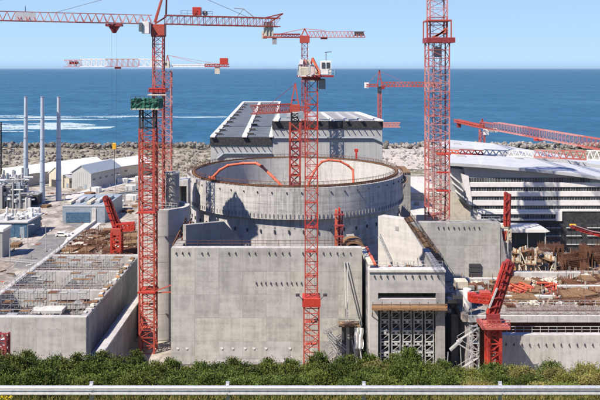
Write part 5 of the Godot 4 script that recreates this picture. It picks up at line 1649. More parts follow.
	for k in 3:
		s = Shape.new()
		var lean := Basis(Vector3.BACK, -0.12 + 0.12 * k)
		s.box(root + Vector3(-1.9 + k * 0.75, 1.4, 0.6 - k * 0.5), Vector3(0.65, 2.7, 1.8), lean)
		part("counterweight", s, [M.white, M.pale_pink, M.cream][k], t)
	box_part("winch_housing", root + Vector3(0.0, 0.9, 0.9), Vector3(1.3, 1.6, 1.0), M.galvanised, t)
	bars("apex_frame", [[root + Vector3(1.6, 0, 1.0), root + Vector3(0.2, 3.0, 0)], [root + Vector3(1.6, 0, -1.0), root + Vector3(0.2, 3.0, 0)], [root + Vector3(-0.4, 0, 0), root + Vector3(0.2, 3.0, 0)]], 0.34, M.orange, t)
	cab = box_part("cab", root + Vector3(2.5, 1.3, 1.0), Vector3(1.9, 2.4, 1.8), M.white, t)
	for x in [-0.42, 0.42]: box_part("window", root + Vector3(2.5 + x, 1.7, 1.93), Vector3(0.6, 1.0, 0.1), M.glass, cab)
	railing("deck_rail", root + Vector3(2.9, 0, 2.0), root + Vector3(4.0, 0, 2.0), 1.1, 0.55, M.galvanised, t)
	railing("deck_rail", root + Vector3(-2.5, 0, 2.05), root + Vector3(1.4, 0, 2.05), 1.1, 0.8, M.galvanised, t)
	bars("light_post", [[root + Vector3(2.6, 2.5, 0.6), root + Vector3(2.6, 4.0, 0.6)], [root + Vector3(2.4, 4.0, 0.6), root + Vector3(3.6, 4.1, 0.6)]], 0.12, M.dark_steel, t)
	s = Shape.new()
	s.bevelled(Vector3(c.x + 1.9, ty - 0.7, c.z + 0.4), Vector3(1.2, 1.9, 1.2), 0.2)
	part("hydraulic_unit", s, M.steel, t)
	truss(t, "jib_section", root + Vector3(-0.2, 0.3, 2.2), root + Vector3(-1.5, 0.3, 46), 1.35, 1.35, 6, 5, [M.pale_pink, M.white], 0.13, 0.08, true)
	box_part("jib_end_plate", root + Vector3(-1.5, 0.9, 46.1), Vector3(0.9, 0.9, 0.15), M.cream, t)
	truss(t, "counter_jib_section", root + Vector3(0.3, 0.3, -2.2), root + Vector3(0.8, 0.3, -15), 1.0, 1.6, 1, 5, [M.red], 0.16, 0.09, true)
	box_part("counterweight", root + Vector3(0.8, -0.2, -14), Vector3(1.8, 2.4, 1.6), M.cream, t)
	# slender crane far behind the central one
	d = 217.0
	c = P(304.7, 0, d) * Vector3(1, 0, 1)
	jy = P(0, 37.3, d).y
	t = thing("tower_crane", "slender far crane whose flat jib rises above the central crane", "crane", c)
	mast(t, c.x, c.z, 0, jy - 1.6, 2.0, 6.0, 3, [M.dark_red, M.pink], 0.24, 0.12)
	root = Vector3(c.x, jy, c.z)
	px = func(x): return Vector3((x - 300.0) * d / F, jy, c.z)
	truss(t, "jib_section", px.call(308), px.call(365), 1.7, 1.4, 3, 5, [M.pink, M.pale_pink, M.pink], 0.2, 0.11)
	box_part("jib_end_panel", px.call(359) + Vector3(0, 1.1, 0), Vector3(2.8, 1.3, 0.6), M.dark_steel, t)
	truss(t, "counter_jib_section", px.call(300), px.call(263), 0.9, 1.5, 2, 5, [M.dark_red, M.red], 0.4, 0.2, true)
	bars("tie_rod", [[root + Vector3(0, 2.6, 0), px.call(276) + Vector3(0, 0.8, 0)], [root + Vector3(0, 2.6, 0), px.call(325) + Vector3(0, 2.0, 0)]], 0.2, M.pale_pink, t)
	bars("apex_frame", [[root + Vector3(-1.2, 0, 0), root + Vector3(0, 2.6, 0)], [root + Vector3(1.2, 0, 0), root + Vector3(0, 2.6, 0)]], 0.35, M.red, t)
	box_part("slewing_unit", root + Vector3(0, -0.6, 0), Vector3(3.0, 2.2, 2.4), M.red, t)
	box_part("counterweight", px.call(274.5) + Vector3(0, -1.1, 0), Vector3(1.3, 2.0, 1.4), M.steel, t)
	box_part("counterweight", px.call(264.5) + Vector3(0, 0.8, 0), Vector3(1.6, 2.4, 1.4), M.cream, t)
	box_part("trolley", px.call(324) + Vector3(0, -0.3, 0), Vector3(2.0, 0.6, 1.2), M.dark_red, t)
	# dark red crane standing inside the drum
	d = 180.0
	c = P(295, 0, d) * Vector3(1, 0, 1)
	t = thing("tower_crane", "dark red tower crane standing inside the open round drum", "crane", c + Vector3(0, 8, 0))
	var hy := P(0, 122, d).y
	mast(t, c.x, c.z, 8, hy, 3.0, 4.2, 2, [M.dark_red, M.red], 0.5, 0.26)
	mast(t, c.x, c.z, hy, P(0, 113, d).y, 2.2, 2.4, 2, [M.black], 0.45, 0.2)
	jy = P(0, 112, d).y
	root = Vector3(c.x, jy, c.z)
	px = func(x): return Vector3((x - 300.0) * d / F, jy, c.z)
	truss(t, "jib_section", px.call(291), px.call(252) + Vector3(0, -0.3, 3), 2.0, 1.8, 2, 5, [M.red, M.pink], 0.26, 0.16, true)
	truss(t, "counter_jib_section", px.call(299), px.call(310), 1.2, 1.8, 1, 3, [M.red], 0.26, 0.16, true)
	bars("apex_frame", [[root + Vector3(-1.4, 0, 0.8), P(295.3, 83, d)], [root + Vector3(-1.4, 0, -0.8), P(295.3, 83, d)], [root + Vector3(1.2, 0, 0.8), P(295.3, 83, d)], [root + Vector3(1.2, 0, -0.8), P(295.3, 83, d)], [root + Vector3(-0.9, 3, 0), root + Vector3(0.9, 3, 0)]], 0.3, M.red, t)
	bars("tie_rod", [[P(295.3, 84, d), px.call(270) + Vector3(0, 2, 1.5)]], 0.1, M.dark_red, t)
	box_part("slewing_unit", root + Vector3(0, 1.0, 0), Vector3(2.6, 1.8, 2.2), M.red, t)
	box_part("cab", root + Vector3(1.5, -0.7, 1.2), Vector3(1.3, 1.8, 1.3), M.blue_grey, t)
	# tall pink mast on the right, its head above the frame
	d = 186.0
	c = P(437, 0, d) * Vector3(1, 0, 1)
	var py := P(0, 42, d).y
	t = thing("tower_crane", "very tall pink crane mast with a red climbing cage near its top", "crane", c)
	mast(t, c.x, c.z, 0, py, 5.6, 6.6, 3, [M.pale_pink, M.pink], 0.32, 0.13)
	mast(t, c.x, c.z, 0, py, 2.0, 6.6, 3, [M.pale_pink], 0.17, 0.08)
	mast(t, c.x, c.z, py, 96, 4.7, 6.4, 3, [M.pink, M.pale_pink], 0.32, 0.13)
	box_part("cage_platform", Vector3(c.x + 0.4, py + 0.4, c.z), Vector3(7.2, 1.3, 6.6), M.dark_red, t)
	box_part("cage_ring", Vector3(c.x, P(0, 21, d).y, c.z), Vector3(6.3, 0.35, 6.3), M.red, t)
	for x in [-1, 1]:
		for z in [-1, 1]: bars("cage_post", [[Vector3(c.x + x * 3.0, py, c.z + z * 3.0), Vector3(c.x + x * 3.0, P(0, 21, d).y, c.z + z * 3.0)]], 0.28, M.red, t)
	s = Shape.new()
	for k in 3: s.bar(Vector3(c.x - 1.6 + k * 0.5, py + 1.2, c.z + 2.4), Vector3(c.x + 1.8, py + 2.6 + k * 0.4, c.z + 2.4), 0.4)
	part("climbing_ram", s, M.orange, t)
	box_part("lift_cabin", Vector3(c.x + 0.1, P(0, 52, d).y, c.z + 0.2), Vector3(1.5, 2.6, 1.5), M.steel, t)
	for k in 3: box_part("mast_clamp", Vector3(c.x + 1.2, P(0, 153 + k * 18, d).y, c.z + 2.5), Vector3(3.6, 0.4, 0.5), M.bright_red, t)
	truss(t, "jib_section", Vector3(c.x, 97, c.z - 3), Vector3(c.x - 12, 97, c.z - 62), 2.2, 2.0, 8, 5, [M.red, M.pale_pink], 0.2, 0.1)
	truss(t, "counter_jib_section", Vector3(c.x, 97, c.z + 3), Vector3(c.x + 4, 97, c.z + 20), 1.4, 2.0, 2, 5, [M.red], 0.2, 0.1, true)
	box_part("slewing_unit", Vector3(c.x, 97, c.z), Vector3(4.0, 3.0, 4.0), M.red, t)
	box_part("counterweight", Vector3(c.x + 3.8, 96.5, c.z + 18), Vector3(2.4, 3.4, 1.6), M.cream, t)
	# small red crane beyond the hall
	d = 342.0
	c = P(379.5, 0, d) * Vector3(1, 0, 1)
	jy = P(0, 86.5, d).y
	t = thing("tower_crane", "small distant red crane rising behind the right end of the hall roof", "crane", c)
	mast(t, c.x, c.z, 0, jy - 3.2, 1.9, 6.0, 4, [M.pink], 0.4, 0.22)
	root = Vector3(c.x, jy, c.z)
	px = func(x): return Vector3((x - 300.0) * d / F, jy, c.z)
	mast(t, c.x, c.z, jy - 3.2, jy, 1.7, 3.2, 2, [M.dark_steel], 0.5, 0.3)
	truss(t, "jib_section", px.call(381), px.call(440), 2.0, 1.6, 4, 4, [M.red, M.pink], 0.4, 0.25)
	truss(t, "counter_jib_section", px.call(378), px.call(366), 1.0, 1.5, 1, 3, [M.red], 0.4, 0.25, true)
	box_part("counterweight", px.call(366.5) + Vector3(0, 0.6, 0), Vector3(2.0, 2.6, 1.6), M.white, t)
	bars("apex_frame", [[root + Vector3(-1.2, 0, 0), P(379.3, 70, d)], [root + Vector3(1.2, 0, 0), P(379.3, 70, d)], [root + Vector3(-0.6, 3.5, 0), root + Vector3(0.6, 3.5, 0)]], 0.42, M.red, t)
	bars("tie_rod", [[P(379.3, 71, d), px.call(405) + Vector3(0, 2, 0)], [P(379.3, 71, d), px.call(367) + Vector3(0, 1, 0)]], 0.14, M.pink, t)
	box_part("cab", root + Vector3(1.6, -0.4, 1.0), Vector3(1.5, 1.8, 1.4), M.dark_red, t)
	# low crane hidden behind the hall, the end of its jib in view
	d = 300.0
	c = P(352, 0, d) * Vector3(1, 0, 1)
	jy = P(0, 127, d).y
	t = thing("tower_crane", "low pale crane behind the hall showing only its pink jib end", "crane", c)
	mast(t, c.x, c.z, 0, jy, 1.8, 6.0, 3, [M.pink], 0.3, 0.16)
	truss(t, "jib_section", Vector3(c.x, jy, c.z), P(400, 127, d), 1.8, 1.6, 3, 5, [M.pale_pink], 0.4, 0.3, true)
	truss(t, "counter_jib_section", Vector3(c.x, jy, c.z), P(335, 127, d), 1.2, 1.6, 1, 5, [M.pale_pink], 0.3, 0.2, true)
	box_part("counterweight", P(337, 126, d), Vector3(1.6, 2.4, 1.4), M.cream, t)
	# crane beyond the offices with the long jib towards the right
	d = 292.0
	c = P(482, 0, d) * Vector3(1, 0, 1)
	jy = P(0, 127.7, d).y
	t = thing("tower_crane", "red crane behind the white office roof, long pink jib reaching out right", "crane", c)
	mast(t, c.x, c.z, 0, jy - 0.6, 2.2, 6.0, 3, [M.pink], 0.3, 0.16)
	root = Vector3(c.x, jy, c.z)
	var far := Vector3(300.0 * 214 / F, jy, -214)
	var jd := (far - root).normalized()
	truss(t, "jib_section", root, root + jd * 12, 2.4, 1.9, 1, 5, [M.pink], 0.24, 0.12, true)
	truss(t, "jib_section", root + jd * 12, root + jd * 104, 3.1, 1.9, 8, 5, [M.pale_pink, M.pale_pink, M.pink], 0.24, 0.12, true)
	box_part("trolley", root + jd * 44 + Vector3(0, -0.5, 0), Vector3(2.6, 0.8, 2.0), M.bright_red, t)
	truss(t, "counter_jib_section", root, root - jd * 26 + Vector3(0, 0.6, 0), 0.9, 1.8, 2, 5, [M.red], 0.5, 0.3, true)
	box_part("counterweight", root - jd * 23 + Vector3(0, -0.8, 0), Vector3(1.6, 2.0, 1.4), M.dark_red, t)
	bars("apex_frame", [[root + Vector3(-1.0, 0, 0), root + Vector3(0, 3.6, 0)], [root + Vector3(1.0, 0, 0), root + Vector3(0, 3.6, 0)]], 0.4, M.red, t)
	box_part("cab", root + Vector3(1.2, -1.6, 1.5), Vector3(1.9, 2.2, 1.8), M.white, t)
	box_part("machine_house", root + Vector3(4.2, -0.9, 1.2), Vector3(3.0, 1.6, 1.6), M.galvanised, t)
	# low jib over the office roof, its tower out of view on the right
	var a := P(436, 152.5, 206)
	var e := Vector3(88, a.y, -185)
	t = thing("tower_crane", "low white and red banded crane jib lying over the office roof", "crane", Vector3(e.x, 0, e.z))
	mast(t, e.x, e.z, 0, e.y, 2.0, 6.0, 3, [M.pink], 0.3, 0.16)
	var n := 8
	var bm := [M.orange, M.dark_red, M.white, M.white, M.pale_pink, M.pink, M.white, M.white]
	for k in n: truss(t, "jib_section", a.lerp(e, float(k) / n), a.lerp(e, (k + 1.0) / n), 0.9 + 0.25 * k, 1.4, 1, 4, [bm[k]], 0.26, 0.17)
	truss(t, "counter_jib_section", e, e + (e - a).normalized() * 14, 1.2, 1.5, 1, 5, [M.red], 0.25, 0.15, true)
	box_part("counterweight", e + (e - a).normalized() * 13, Vector3(1.6, 2.8, 1.6), M.cream, t)

# ---------------------------------------------------------------- concrete placing booms
func boom_arm(called: String, list: Array, w: float, m: Material, t: Node3D, line: Material = null):
	for i in list.size() - 1:
		var s := Shape.new()
		var a: Vector3 = list[i]
		var b: Vector3 = list[i + 1]
		s.bar(a, b, w, w * 1.2)
		var q := part(called, s, m, t)
		s = Shape.new()
		s.tube(b + Vector3(0, 0, w * 0.7), b - Vector3(0, 0, w * 0.7), w * 0.62, w * 0.62, 12)
		part("joint", s, M.dark_red, q)
		s = Shape.new()
		s.tube(a + Vector3(0, w * 0.55, w * 0.7), b + Vector3(0, w * 0.55, w * 0.7), 0.1, 0.1, 6)
		part("pipe", s, line if line else M.steel, q)
		for k in 4:
			s = Shape.new()
			s.box(a.lerp(b, 0.2 + 0.2 * k), Vector3(w * 1.35, 0.14, w * 1.35))
			part("stiffener", s, M.dark_red, q)
func bent(called: String, list: Array, rad: float, m: Material, t: Node3D):     # a round arm bent through several points, a flange at each bend
	for i in list.size() - 1:
		var s := Shape.new()
		s.tube(list[i], list[i + 1], rad, rad, 10)
		var q := part(called, s, m, t)
		s = Shape.new()
		var along: Vector3 = (list[i + 1] - list[i]).normalized() * 0.18
		s.tube(list[i + 1] - along, list[i + 1] + along, rad * 1.3, rad * 1.3, 10)
		part("flange", s, m, q)
func build_booms():
	# two orange booms over the rim of the drum
	var d := 176.0
	var t := thing("placing_boom", "orange concrete placing boom arching over the dark left inside of the drum", "placing boom", P(212, 178, d))
	bent("arm", [P(212, 178, d), P(220, 170, d), P(228, 165.5, d), P(243, 163.4, d), P(256, 163.2, d - 1), P(262, 166.5, d - 3), P(274, 178, d - 8), P(285, 189, d - 14)], 0.32, M.orange, t)
	box_part("base", P(212, 179, d), Vector3(1.6, 1.2, 1.4), M.orange, t)
	t = thing("placing_boom", "orange concrete placing boom arching over the pale right inside of the drum", "placing boom", P(306, 189, d - 14))
	bent("arm", [P(306, 190, d - 12), P(311, 178, d - 5), P(317, 167, d - 1), P(322, 161.8, d), P(328, 160.2, d), P(340, 161.2, d), P(348, 165.5, d), P(353, 170, d), P(353.6, 190, d - 8)], 0.27, M.orange, t)
	box_part("base", P(306, 190, d - 12), Vector3(1.6, 1.2, 1.4), M.red, t)
	t = thing("rim_pump", "small red pump post standing on the far rim of the drum", "pump", P(356.3, 159, 205))
	pixel_box("post", 355.4, 150, 357.2, 159, 205, 0.5, M.bright_red, t)
	pixel_box("head", 354.6, 149, 358.2, 152, 205.1, 0.9, M.bright_red, t)
	# red boom folded upright behind the front wall
	d = 146.0
	var c := P(339, 0, d) * Vector3(1, 0, 1)
	t = thing("placing_boom", "orange red boom folded upright behind the pale front wall", "placing boom", c)
	for x in [[335.2, 337.4, 209.5, M.orange], [338.4, 340.4, 208.0, M.bright_red], [341.6, 342.8, 211.0, M.dark_red]]:
		pixel_box("folded_arm", x[0], x[2], x[1], 300, d + 0.2 * x[0] - 67, 0.7, x[3], t)
	mast(t, c.x, c.z - 1.2, 0, P(0, 222, d).y, 1.6, 4, 3, [M.dark_red], 0.2, 0.12)
	for k in 3: pixel_box("clamp", 334, 214 + k * 11, 344.2, 215.4 + k * 11, d - 0.8, 0.5, M.dark_red, t)
	# the same on the annex wall, with its square frame
	d = 156.0
	c = P(507, 0, d) * Vector3(1, 0, 1)
	t = thing("placing_boom", "bright red boom folded upright above a square white frame", "placing boom", c)
	boom_arm("folded_arm", [P(505.2, 226, d), P(505.8, 193.5, d)], 0.62, M.bright_red, t, M.dark_red)
	boom_arm("folded_arm", [P(508.6, 226, d - 0.3), P(509.2, 195, d - 0.3)], 0.55, M.red, t, M.dark_red)
	bars("linkage", [[P(504.5, 215, d - 0.7), P(510, 208, d - 0.7)], [P(504.5, 203, d - 0.7), P(510, 199, d - 0.7)]], 0.22, M.dark_red, t)
	pixel_box("turntable", 503, 226, 511, 228.5, d - 0.2, 1.4, M.cream, t)
	mast(t, c.x, c.z, 0, P(0, 228.5, d).y, 1.5, 4, 3, [M.cream], 0.2, 0.12)
	t = thing("strut_crate", "square white steel frame filled with red struts on the annex wall", "frame", P(500, 243, 152.5))
	pixel_box("rail", 492.5, 229.5, 508.5, 231, 152.8, 0.6, M.cream, t)
	pixel_box("rail", 492.5, 241, 508.5, 242.8, 152.8, 0.6, M.cream, t)
	pixel_box("stile", 492.5, 231, 494, 241, 152.8, 0.6, M.cream, t)
	pixel_box("stile", 506.8, 231, 508.5, 241, 152.8, 0.6, M.cream, t)
	for k in 6: bars("strut", [[P(494 + k * 2.1, 241, 152.9), P(496.5 + k * 2.0, 231, 152.9)]], 0.28, M.orange if k % 2 else M.dark_red, t)
	pixel_box("back_board", 494, 231, 506.8, 241, 153.3, 0.1, M.timber, t)
	bars("leg", [[P(493.5, 242.5, 152.9), P(493.5, 300, 152.9)], [P(507.5, 242.5, 152.9), P(507.5, 300, 152.9)]], 0.25, M.galvanised, t)
	# big folded boom on its own tower, right foreground
	d = 123.0
	c = P(493, 0, d) * Vector3(1, 0, 1)
	t = thing("placing_boom", "bright red folded boom leaning up from a red lattice tower in front", "placing boom", c)
	mast(t, c.x, c.z, 0, P(0, 325, d).y, 2.4, 3.8, 3, [M.bright_red], 0.42, 0.16)
	box_part("platform", Vector3(c.x, P(0, 324, d).y, c.z), Vector3(4.7, 0.5, 4.2), M.pink, t)
	railing("platform_rail", Vector3(c.x - 2.3, P(0, 322.5, d).y, c.z + 2.0), Vector3(c.x + 2.3, P(0, 322.5, d).y, c.z + 2.0), 1.1, 0.7, M.pink, t, 0.09)
	box_part("turntable", P(493, 317, d), Vector3(1.9, 1.6, 1.9), M.dark_red, t)
	for q in [[[488.5, 314], [504.5, 264], 0.62, M.bright_red], [[493, 316], [508.5, 262], 0.75, M.bright_red], [[497, 312], [512, 265], 0.6, M.red], [[500.5, 297], [511.5, 272], 0.4, M.bright_red]]:
		boom_arm("folded_arm", [P(q[0][0], q[0][1], d - 0.4 * q[2]), P(q[1][0], q[1][1], d - 0.4 * q[2] + 0.3)], q[2], q[3], t, M.dark_red)
	truss(t, "counter_arm", P(491, 303, d), P(469.5, 300.5, d), 1.0, 1.0, 1, 5, [M.bright_red], 0.28, 0.18, true)
	pixel_box("counterweight", 469, 294, 477, 302, d + 0.6, 1.2, M.bright_red, t)
	pixel_box("pump_unit", 481, 292.5, 491, 299.5, d + 0.5, 1.4, M.red, t)
	bars("ram", [[P(489, 308, d - 0.9), P(497, 288, d - 0.9)]], 0.26, M.galvanised, t)
	for k in 5: bars("linkage", [[P(489.5 + k * 3.4, 308 - k * 9.5, d - 0.9), P(497.5 + k * 3.0, 306 - k * 8.6, d - 0.9)]], 0.2, M.dark_red, t)
	bars("hose", [[P(504, 264, d), P(500, 300, d)], [P(500, 300, d), P(494, 312, d)]], 0.16, M.black, t)
	# left boom on the basin deck
	d = 176.0
	c = P(117, 0, d) * Vector3(1, 0, 1)
	t = thing("placing_boom", "red folded boom standing on the rebar littered deck at the left", "placing boom", c + Vector3(0, 11.2, 0))
	mast(t, c.x, c.z, 11.2, P(0, 231, d).y, 2.6, 2.8, 2, [M.bright_red], 0.42, 0.24)
	boom_arm("folded_arm", [P(117.5, 233, d), P(105.5, 198, d)], 0.95, M.bright_red, t, M.dark_red)
	boom_arm("folded_arm", [P(121, 228, d + 0.6), P(109, 199, d + 0.6)], 0.7, M.red, t, M.dark_red)
	truss(t, "counter_arm", P(117, 230.5, d), P(134.5, 229.5, d), 1.6, 1.3, 1, 4, [M.bright_red], 0.42, 0.28, true)
	pixel_box("counterweight", 128, 224.5, 134.5, 230.5, d + 0.4, 1.4, M.bright_red, t)
	box_part("turntable", P(117, 231, d), Vector3(2.4, 1.6, 2.4), M.red, t)
	# end of a red boom reaching in from the right
	d = 170.0
	t = thing("placing_boom", "bright red boom reaching in low before the black office base", "placing boom", P(640, 260, d) * Vector3(1, 0, 1))
	boom_arm("arm", [P(640, 242, d), P(590, 232.5, d), P(572, 226.5, d)], 0.8, M.bright_red, t)
	pixel_box("tip", 570.5, 224.5, 576, 227.2, d - 0.2, 0.8, M.yellow, t)
	mast(t, P(640, 0, d).x, -d, 0, P(0, 242, d).y, 1.8, 4, 3, [M.bright_red], 0.3, 0.16)
	# props and shores at the foot of the central crane
	t = thing("raking_shore", "grey lattice raking shores propping the front wall beside the central crane", "shores", P(333, 368, 133) * Vector3(1, 0, 1))
	for k in 3:
		truss(t, "shore", P(324 + k * 4, 330 + k * 8, 137.4), P(346, 352 + k * 10, 133), 0.6, 0.6, 1, 6, [M.steel], 0.09, 0.05, true)
	for k in 3:
		truss(t, "shore", P(324, 362 - k * 14, 136), P(342, 348 - k * 11, 137), 0.5, 0.5, 1, 6, [M.steel], 0.08, 0.05, true)
	t = thing("shutter_stack", "dark shuttering box with pale struts and platform against the front wall", "formwork", P(352, 368, 134) * Vector3(1, 0, 1))
	for k in 4: pixel_box("shutter", 342 + k * 4.0, 327, 345.5 + k * 4.0, 372, 135 - 0.1 * k, 1.5, [M.dark_steel, M.concrete_grey][k % 2], t)
	pixel_box("platform", 339, 325.5, 360, 327, 134, 2.4, M.timber, t)
	railing("railing", P(339.5, 325.5, 134), P(359.5, 325.5, 134), 1.1, 0.8, M.galvanised, t)
	bars("strut", [[P(356, 330, 133.5), P(364, 372, 131)], [P(352, 340, 133.5), P(358, 372, 131)], [P(346, 324, 134.5), P(344.5, 262, 137.8)], [P(347.5, 324, 134.5), P(347.5, 262, 137.8)]], 0.14, M.galvanised, t)
	t = thing("white_sheet", "white protective sheet hanging at the corner of the front wall", "sheet", P(360, 350, 132))
	var sh := Shape.new()
	for i in 8:
		for j in 8:
			var g := func(u: int, v: int) -> Vector3: return P(354.5 + u * 1.1 + 0.4 * sin(v * 1.3), 328 + v * 2.6, 132.5 + 0.25 * sin(u * 1.7 + v * 0.4))
			sh.quad(g.call(i, j + 1), g.call(i + 1, j + 1), g.call(i + 1, j), g.call(i, j))
	part("cloth", sh, M.white, t)

# ---------------------------------------------------------------- foreground: crash barrier, verge, gorse
func build_foreground():
	var d := 21.0
	var top := P(0, 385.5, d).y
	var prof := [Vector2(0.0, 0.0), Vector2(0.05, -0.012), Vector2(0.075, -0.045), Vector2(0.07, -0.08), Vector2(0.0, -0.165), Vector2(0.0, -0.182), Vector2(0.068, -0.205), Vector2(0.075, -0.235), Vector2(0.05, -0.262), Vector2(0.0, -0.275)]
	var t := thing("crash_barrier", "galvanised steel crash barrier with two-wave beam along the cliff road", "crash barrier", Vector3(0, 46.9, -d))
	var x0 := P(90, 0, d).x - 20.0
	for k in 11:
		var s := Shape.new()
		var a := x0 + k * 4.0
		for i in prof.size() - 1:
			for sd in [0.0, 0.006]:
				var p := Vector3(a, top + prof[i].y, -d + prof[i].x - sd)
				var q := Vector3(a, top + prof[i + 1].y, -d + prof[i + 1].x - sd)
				s.quad(q, q + Vector3(4.12, 0, 0.004), p + Vector3(4.12, 0, 0.004), p)
		part("beam_length", s, M.rail, t)
		var post := Shape.new()
		post.box(Vector3(a, top - 0.46, -d - 0.16), Vector3(0.10, 1.0, 0.06))
		var po := part("post", post, M.rail, t)
		post = Shape.new()
		post.box(Vector3(a, top - 0.14, -d - 0.07), Vector3(0.09, 0.24, 0.12))
		part("spacer", post, M.rail, po)
		post = Shape.new()
		for y in [-0.07, -0.21]: post.tube(Vector3(a, top + y, -d + 0.07), Vector3(a, top + y, -d + 0.09), 0.02, 0.018, 8)
		part("bolt", post, M.steel, t)
	# verge grass
	var g := Shape.new()
	g.tinted = true
	for i in 12500:
		var x := rng.randf_range(-18, 18)
		var z := rng.randf_range(21.1, 24.4)
		var b := Vector3(x, terrain(z), -z)
		var h := rng.randf_range(0.08, 0.26)
		var lean := Vector3(rng.randf_range(-0.12, 0.12), h, rng.randf_range(-0.12, 0.12))
		var side := Vector3(rng.randf_range(-1, 1), 0, rng.randf_range(-1, 1)).normalized() * 0.014
		var u := rng.randf()
		g.tint = Color(0.20, 0.16, 0.055).lerp(Color(0.075, 0.10, 0.025), u) * rng.randf_range(0.7, 1.3)
		g.tri(b - side, b + side, b + lean)
	solo("verge_grass", g, M.leaf, "dry yellow green grass of the verge behind the crash barrier", "grass", Vector3(0, 46.5, -24), "", "stuff")
	# yellow flowering weed by the barrier
	t = thing("gorse_flower", "small clump of bright yellow flowers under the crash barrier", "flowers", Vector3(P(2, 0, 22).x, terrain(22.0), -22))
	var fl := Shape.new()
	fl.tinted = true
	for i in 500:
		var p := t.position + Vector3(rng.randf_range(-0.3, 0.3), rng.randf_range(0.1, 0.55), rng.randf_range(-0.2, 0.2))
		fl.tint = Color(0.75, 0.55, 0.02) * rng.randf_range(0.7, 1.1)
		var r := 0.03
		fl.tri(p + Vector3(rng.randf_range(-r, r), rng.randf_range(-r, r), rng.randf_range(-r, r)), p + Vector3(rng.randf_range(-r, r), rng.randf_range(-r, r), rng.randf_range(-r, r)), p + Vector3(rng.randf_range(-r, r), rng.randf_range(-r, r), rng.randf_range(-r, r)))
	part("blossom", fl, M.leaf, t)
	# gorse and bramble
	var kinds := []
	for k in 12: kinds.append(bush_mesh([0, 1, 3, 1, 2, 4, 0, 2, 3, 1, 0, 4][k], [3.3, 2.9, 2.1, 1.5][k / 3]))
	var line := [[-160, 354], [-30, 352], [0, 352], [30, 350], [60, 355], [100, 352], [125, 347], [150, 352], [170, 361], [200, 358], [215, 356], [240, 357], [260, 361], [290, 358], [310, 358], [320, 352], [345, 352], [360, 353], [390, 352], [405, 348], [420, 352], [440, 356], [460, 363], [500, 365], [540, 362], [560, 365], [590, 361], [600, 358], [640, 356], [800, 357]]
	var skyline := func(px: float) -> float:
		for i in line.size() - 1:
			if px <= line[i + 1][0]: return lerpf(line[i][1], line[i + 1][1], (px - line[i][0]) / (line[i + 1][0] - line[i][0]))
		return 356.0
	var rows := [[33.5, 0.0, 30.0], [31.0, 6.0, 32.0], [28.6, 13.0, 34.0], [26.6, 21.0, 36.0]]
	for r in rows.size():
		var px: float = -130.0 + 9 * r
		while px < 735:
			var dd: float = rows[r][0] + rng.randf_range(-0.9, 0.9)
			var want: float = skyline.call(px) + rows[r][1] + rng.randf_range(-2, 6)
			var p := P(px, want, dd)
			var ground := terrain(dd) - 0.15
			var tall := maxf(0.6, p.y - ground)
			var dry := rng.randf() < (0.6 if px > 455 else 0.03)
			var k: int = 3 if dry else 0
			var shape: Array = kinds[r * 3 + (2 if dry else rng.randi() % 2)]
			var spots := [[86.0, "before the open concrete basin"], [171.0, "before the trench wall"], [300.0, "before the wide front wall"], [368.0, "at the foot of the central crane"], [446.0, "before the portal block"], [506.0, "below the bright red folded boom"], [900.0, "before the low right wall"]]
			var where := ""
			for q in spots:
				if px < q[0]:
					where = q[1]
					break
			var kind_word: String = "yellow green bramble bush " if k >= 3 else "dark green gorse bush "
			var lab: String = ["tall ", "leafy ", "rounded ", "low "][r] + kind_word + where + ["", ", half hidden", ", below the road", ", by the barrier"][r]
			var t2 := thing("bramble_bush" if k >= 3 else "gorse_bush", lab, "bush", Vector3(p.x, ground, -dd), ("brambles on the cliff edge " if k >= 3 else "gorse along the cliff edge ") + where)
			var wide: float = rows[r][2] * dd / F * 0.5 * rng.randf_range(1.15, 1.5)
			t2.rotation.y = rng.randf() * TAU
			t2.scale = Vector3(wide, tall / [3.3, 2.9, 2.1, 1.5][r], wide)
			var f := MeshInstance3D.new()
			f.name = "foliage"
			f.mesh = shape[0]
			f.material_override = M.leaf
			t2.add_child(f)
			var w := MeshInstance3D.new()
			w.name = "stems"
			w.mesh = shape[1]
			w.material_override = M.wood
			t2.add_child(w)
			px += rows[r][2] * rng.randf_range(0.6, 1.15)
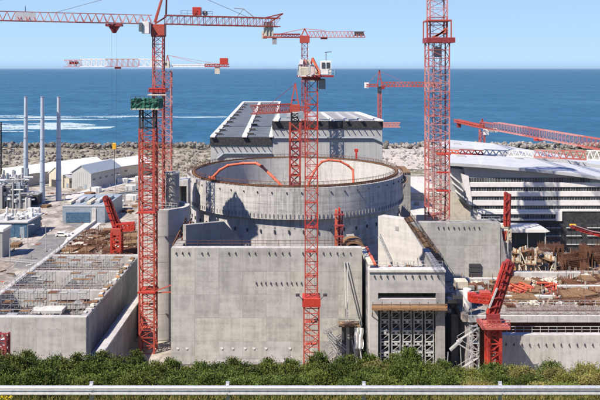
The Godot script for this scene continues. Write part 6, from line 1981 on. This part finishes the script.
func bush_mesh(kind: int, tall: float) -> Array:                 # a bush about one metre in radius: sprigs of small leaves on stems
	var s := Shape.new()
	s.tinted = true
	var w := Shape.new()
	var base: Color = [Color(0.060, 0.094, 0.026), Color(0.078, 0.106, 0.030), Color(0.05, 0.076, 0.023), Color(0.12, 0.14, 0.042), Color(0.125, 0.128, 0.052)][kind]
	for i in 150:
		var a := rng.randf() * TAU
		var up := pow(rng.randf(), 0.8)
		var r := sqrt(maxf(0.0, 1 - pow(up, 2.6))) * rng.randf_range(0.65, 1.05)
		var tip := Vector3(cos(a) * r, tall * (0.3 + 0.66 * up) * rng.randf_range(0.92, 1.04), sin(a) * r)
		w.bar(Vector3(tip.x * 0.15, 0, tip.z * 0.15), tip, 0.014)
		if i % 9 == 0: w.bar(tip, tip + Vector3(rng.randf_range(-0.2, 0.2), rng.randf_range(0.1, 0.42), rng.randf_range(-0.2, 0.2)), 0.012)
		if i % 23 == 0: continue
		var tone := rng.randf_range(0.65, 1.4)
		var warm := rng.randf()
		var size := rng.randf_range(0.16, 0.30)
		for k in 92:
			var p := tip + Vector3(rng.randfn(), rng.randfn() * 0.7, rng.randfn()) * size * 0.5
			var out := (Vector3(p.x, 0.5, p.z).normalized() + Vector3(rng.randf_range(-1, 1), rng.randf_range(-0.7, 1.0), rng.randf_range(-1, 1))).normalized()
			var side := out.cross(Vector3(rng.randf_range(-1, 1), rng.randf_range(-1, 1), rng.randf_range(-1, 1))).normalized()
			var l := rng.randf_range(0.034, 0.084)
			var c := base * tone * rng.randf_range(0.75, 1.3)
			c = c.lerp(Color(c.r * 1.6, c.g * 1.25, c.b * 0.8), warm * 0.6)
			s.tint = c
			s.quad(p, p + out * l * 0.5 + side * l * 0.38, p + out * l, p + out * l * 0.5 - side * l * 0.38)
	return [s.mesh(), w.mesh()]

# ---------------------------------------------------------------- all of it
func _ready():
	rng.seed = 20120611
	var cam := Camera3D.new()
	cam.name = "camera"
	cam.projection = Camera3D.PROJECTION_FRUSTUM
	cam.near = 0.5
	cam.far = 150000.0
	cam.size = 0.5 * 400.0 / F
	cam.frustum_offset = Vector2(0, -0.5 * 132.0 / F)
	cam.position = EYE
	add_child(cam)
	cam.current = true
	var we := WorldEnvironment.new()
	we.name = "environment"
	var env := Environment.new()
	env.background_mode = Environment.BG_SKY
	var sm := ProceduralSkyMaterial.new()
	sm.sky_top_color = Color(0.13, 0.30, 0.62)
	sm.sky_horizon_color = Color(0.60, 0.72, 0.82)
	sm.sky_curve = 0.26
	sm.ground_horizon_color = Color(0.45, 0.58, 0.68)
	sm.ground_bottom_color = Color(0.25, 0.3, 0.32)
	sm.sun_angle_max = 0.0
	var sky := Sky.new()
	sky.sky_material = sm
	env.sky = sky
	env.tonemap_mode = Environment.TONE_MAPPER_LINEAR
	env.tonemap_exposure = 1.7
	env.fog_enabled = true
	env.fog_density = 0.000012
	env.fog_light_color = Color(0.75, 0.85, 0.95)
	env.sdfgi_enabled = true
	env.ssao_enabled = true
	env.ssil_enabled = true
	we.environment = env
	add_child(we)
	var sun := DirectionalLight3D.new()
	sun.name = "sun"
	var el := deg_to_rad(50.0)
	var az := deg_to_rad(52.0)                                    # from behind the camera's left shoulder
	sun.look_at_from_position(Vector3.ZERO, Vector3(cos(el) * sin(az), -sin(el), -cos(el) * cos(az)))
	sun.light_color = Color(1.0, 0.95, 0.885)
	sun.light_energy = 1.6
	sun.light_angular_distance = 0.5
	sun.shadow_enabled = true
	sun.directional_shadow_max_distance = 600.0
	add_child(sun)
	make_materials()
	build_setting()
	build_reactor()
	build_concrete()
	build_basins()
	build_right_deck()
	build_hall()
	build_office()
	build_yard()
	build_cranes()
	build_booms()
	build_clutter()
	build_foreground()
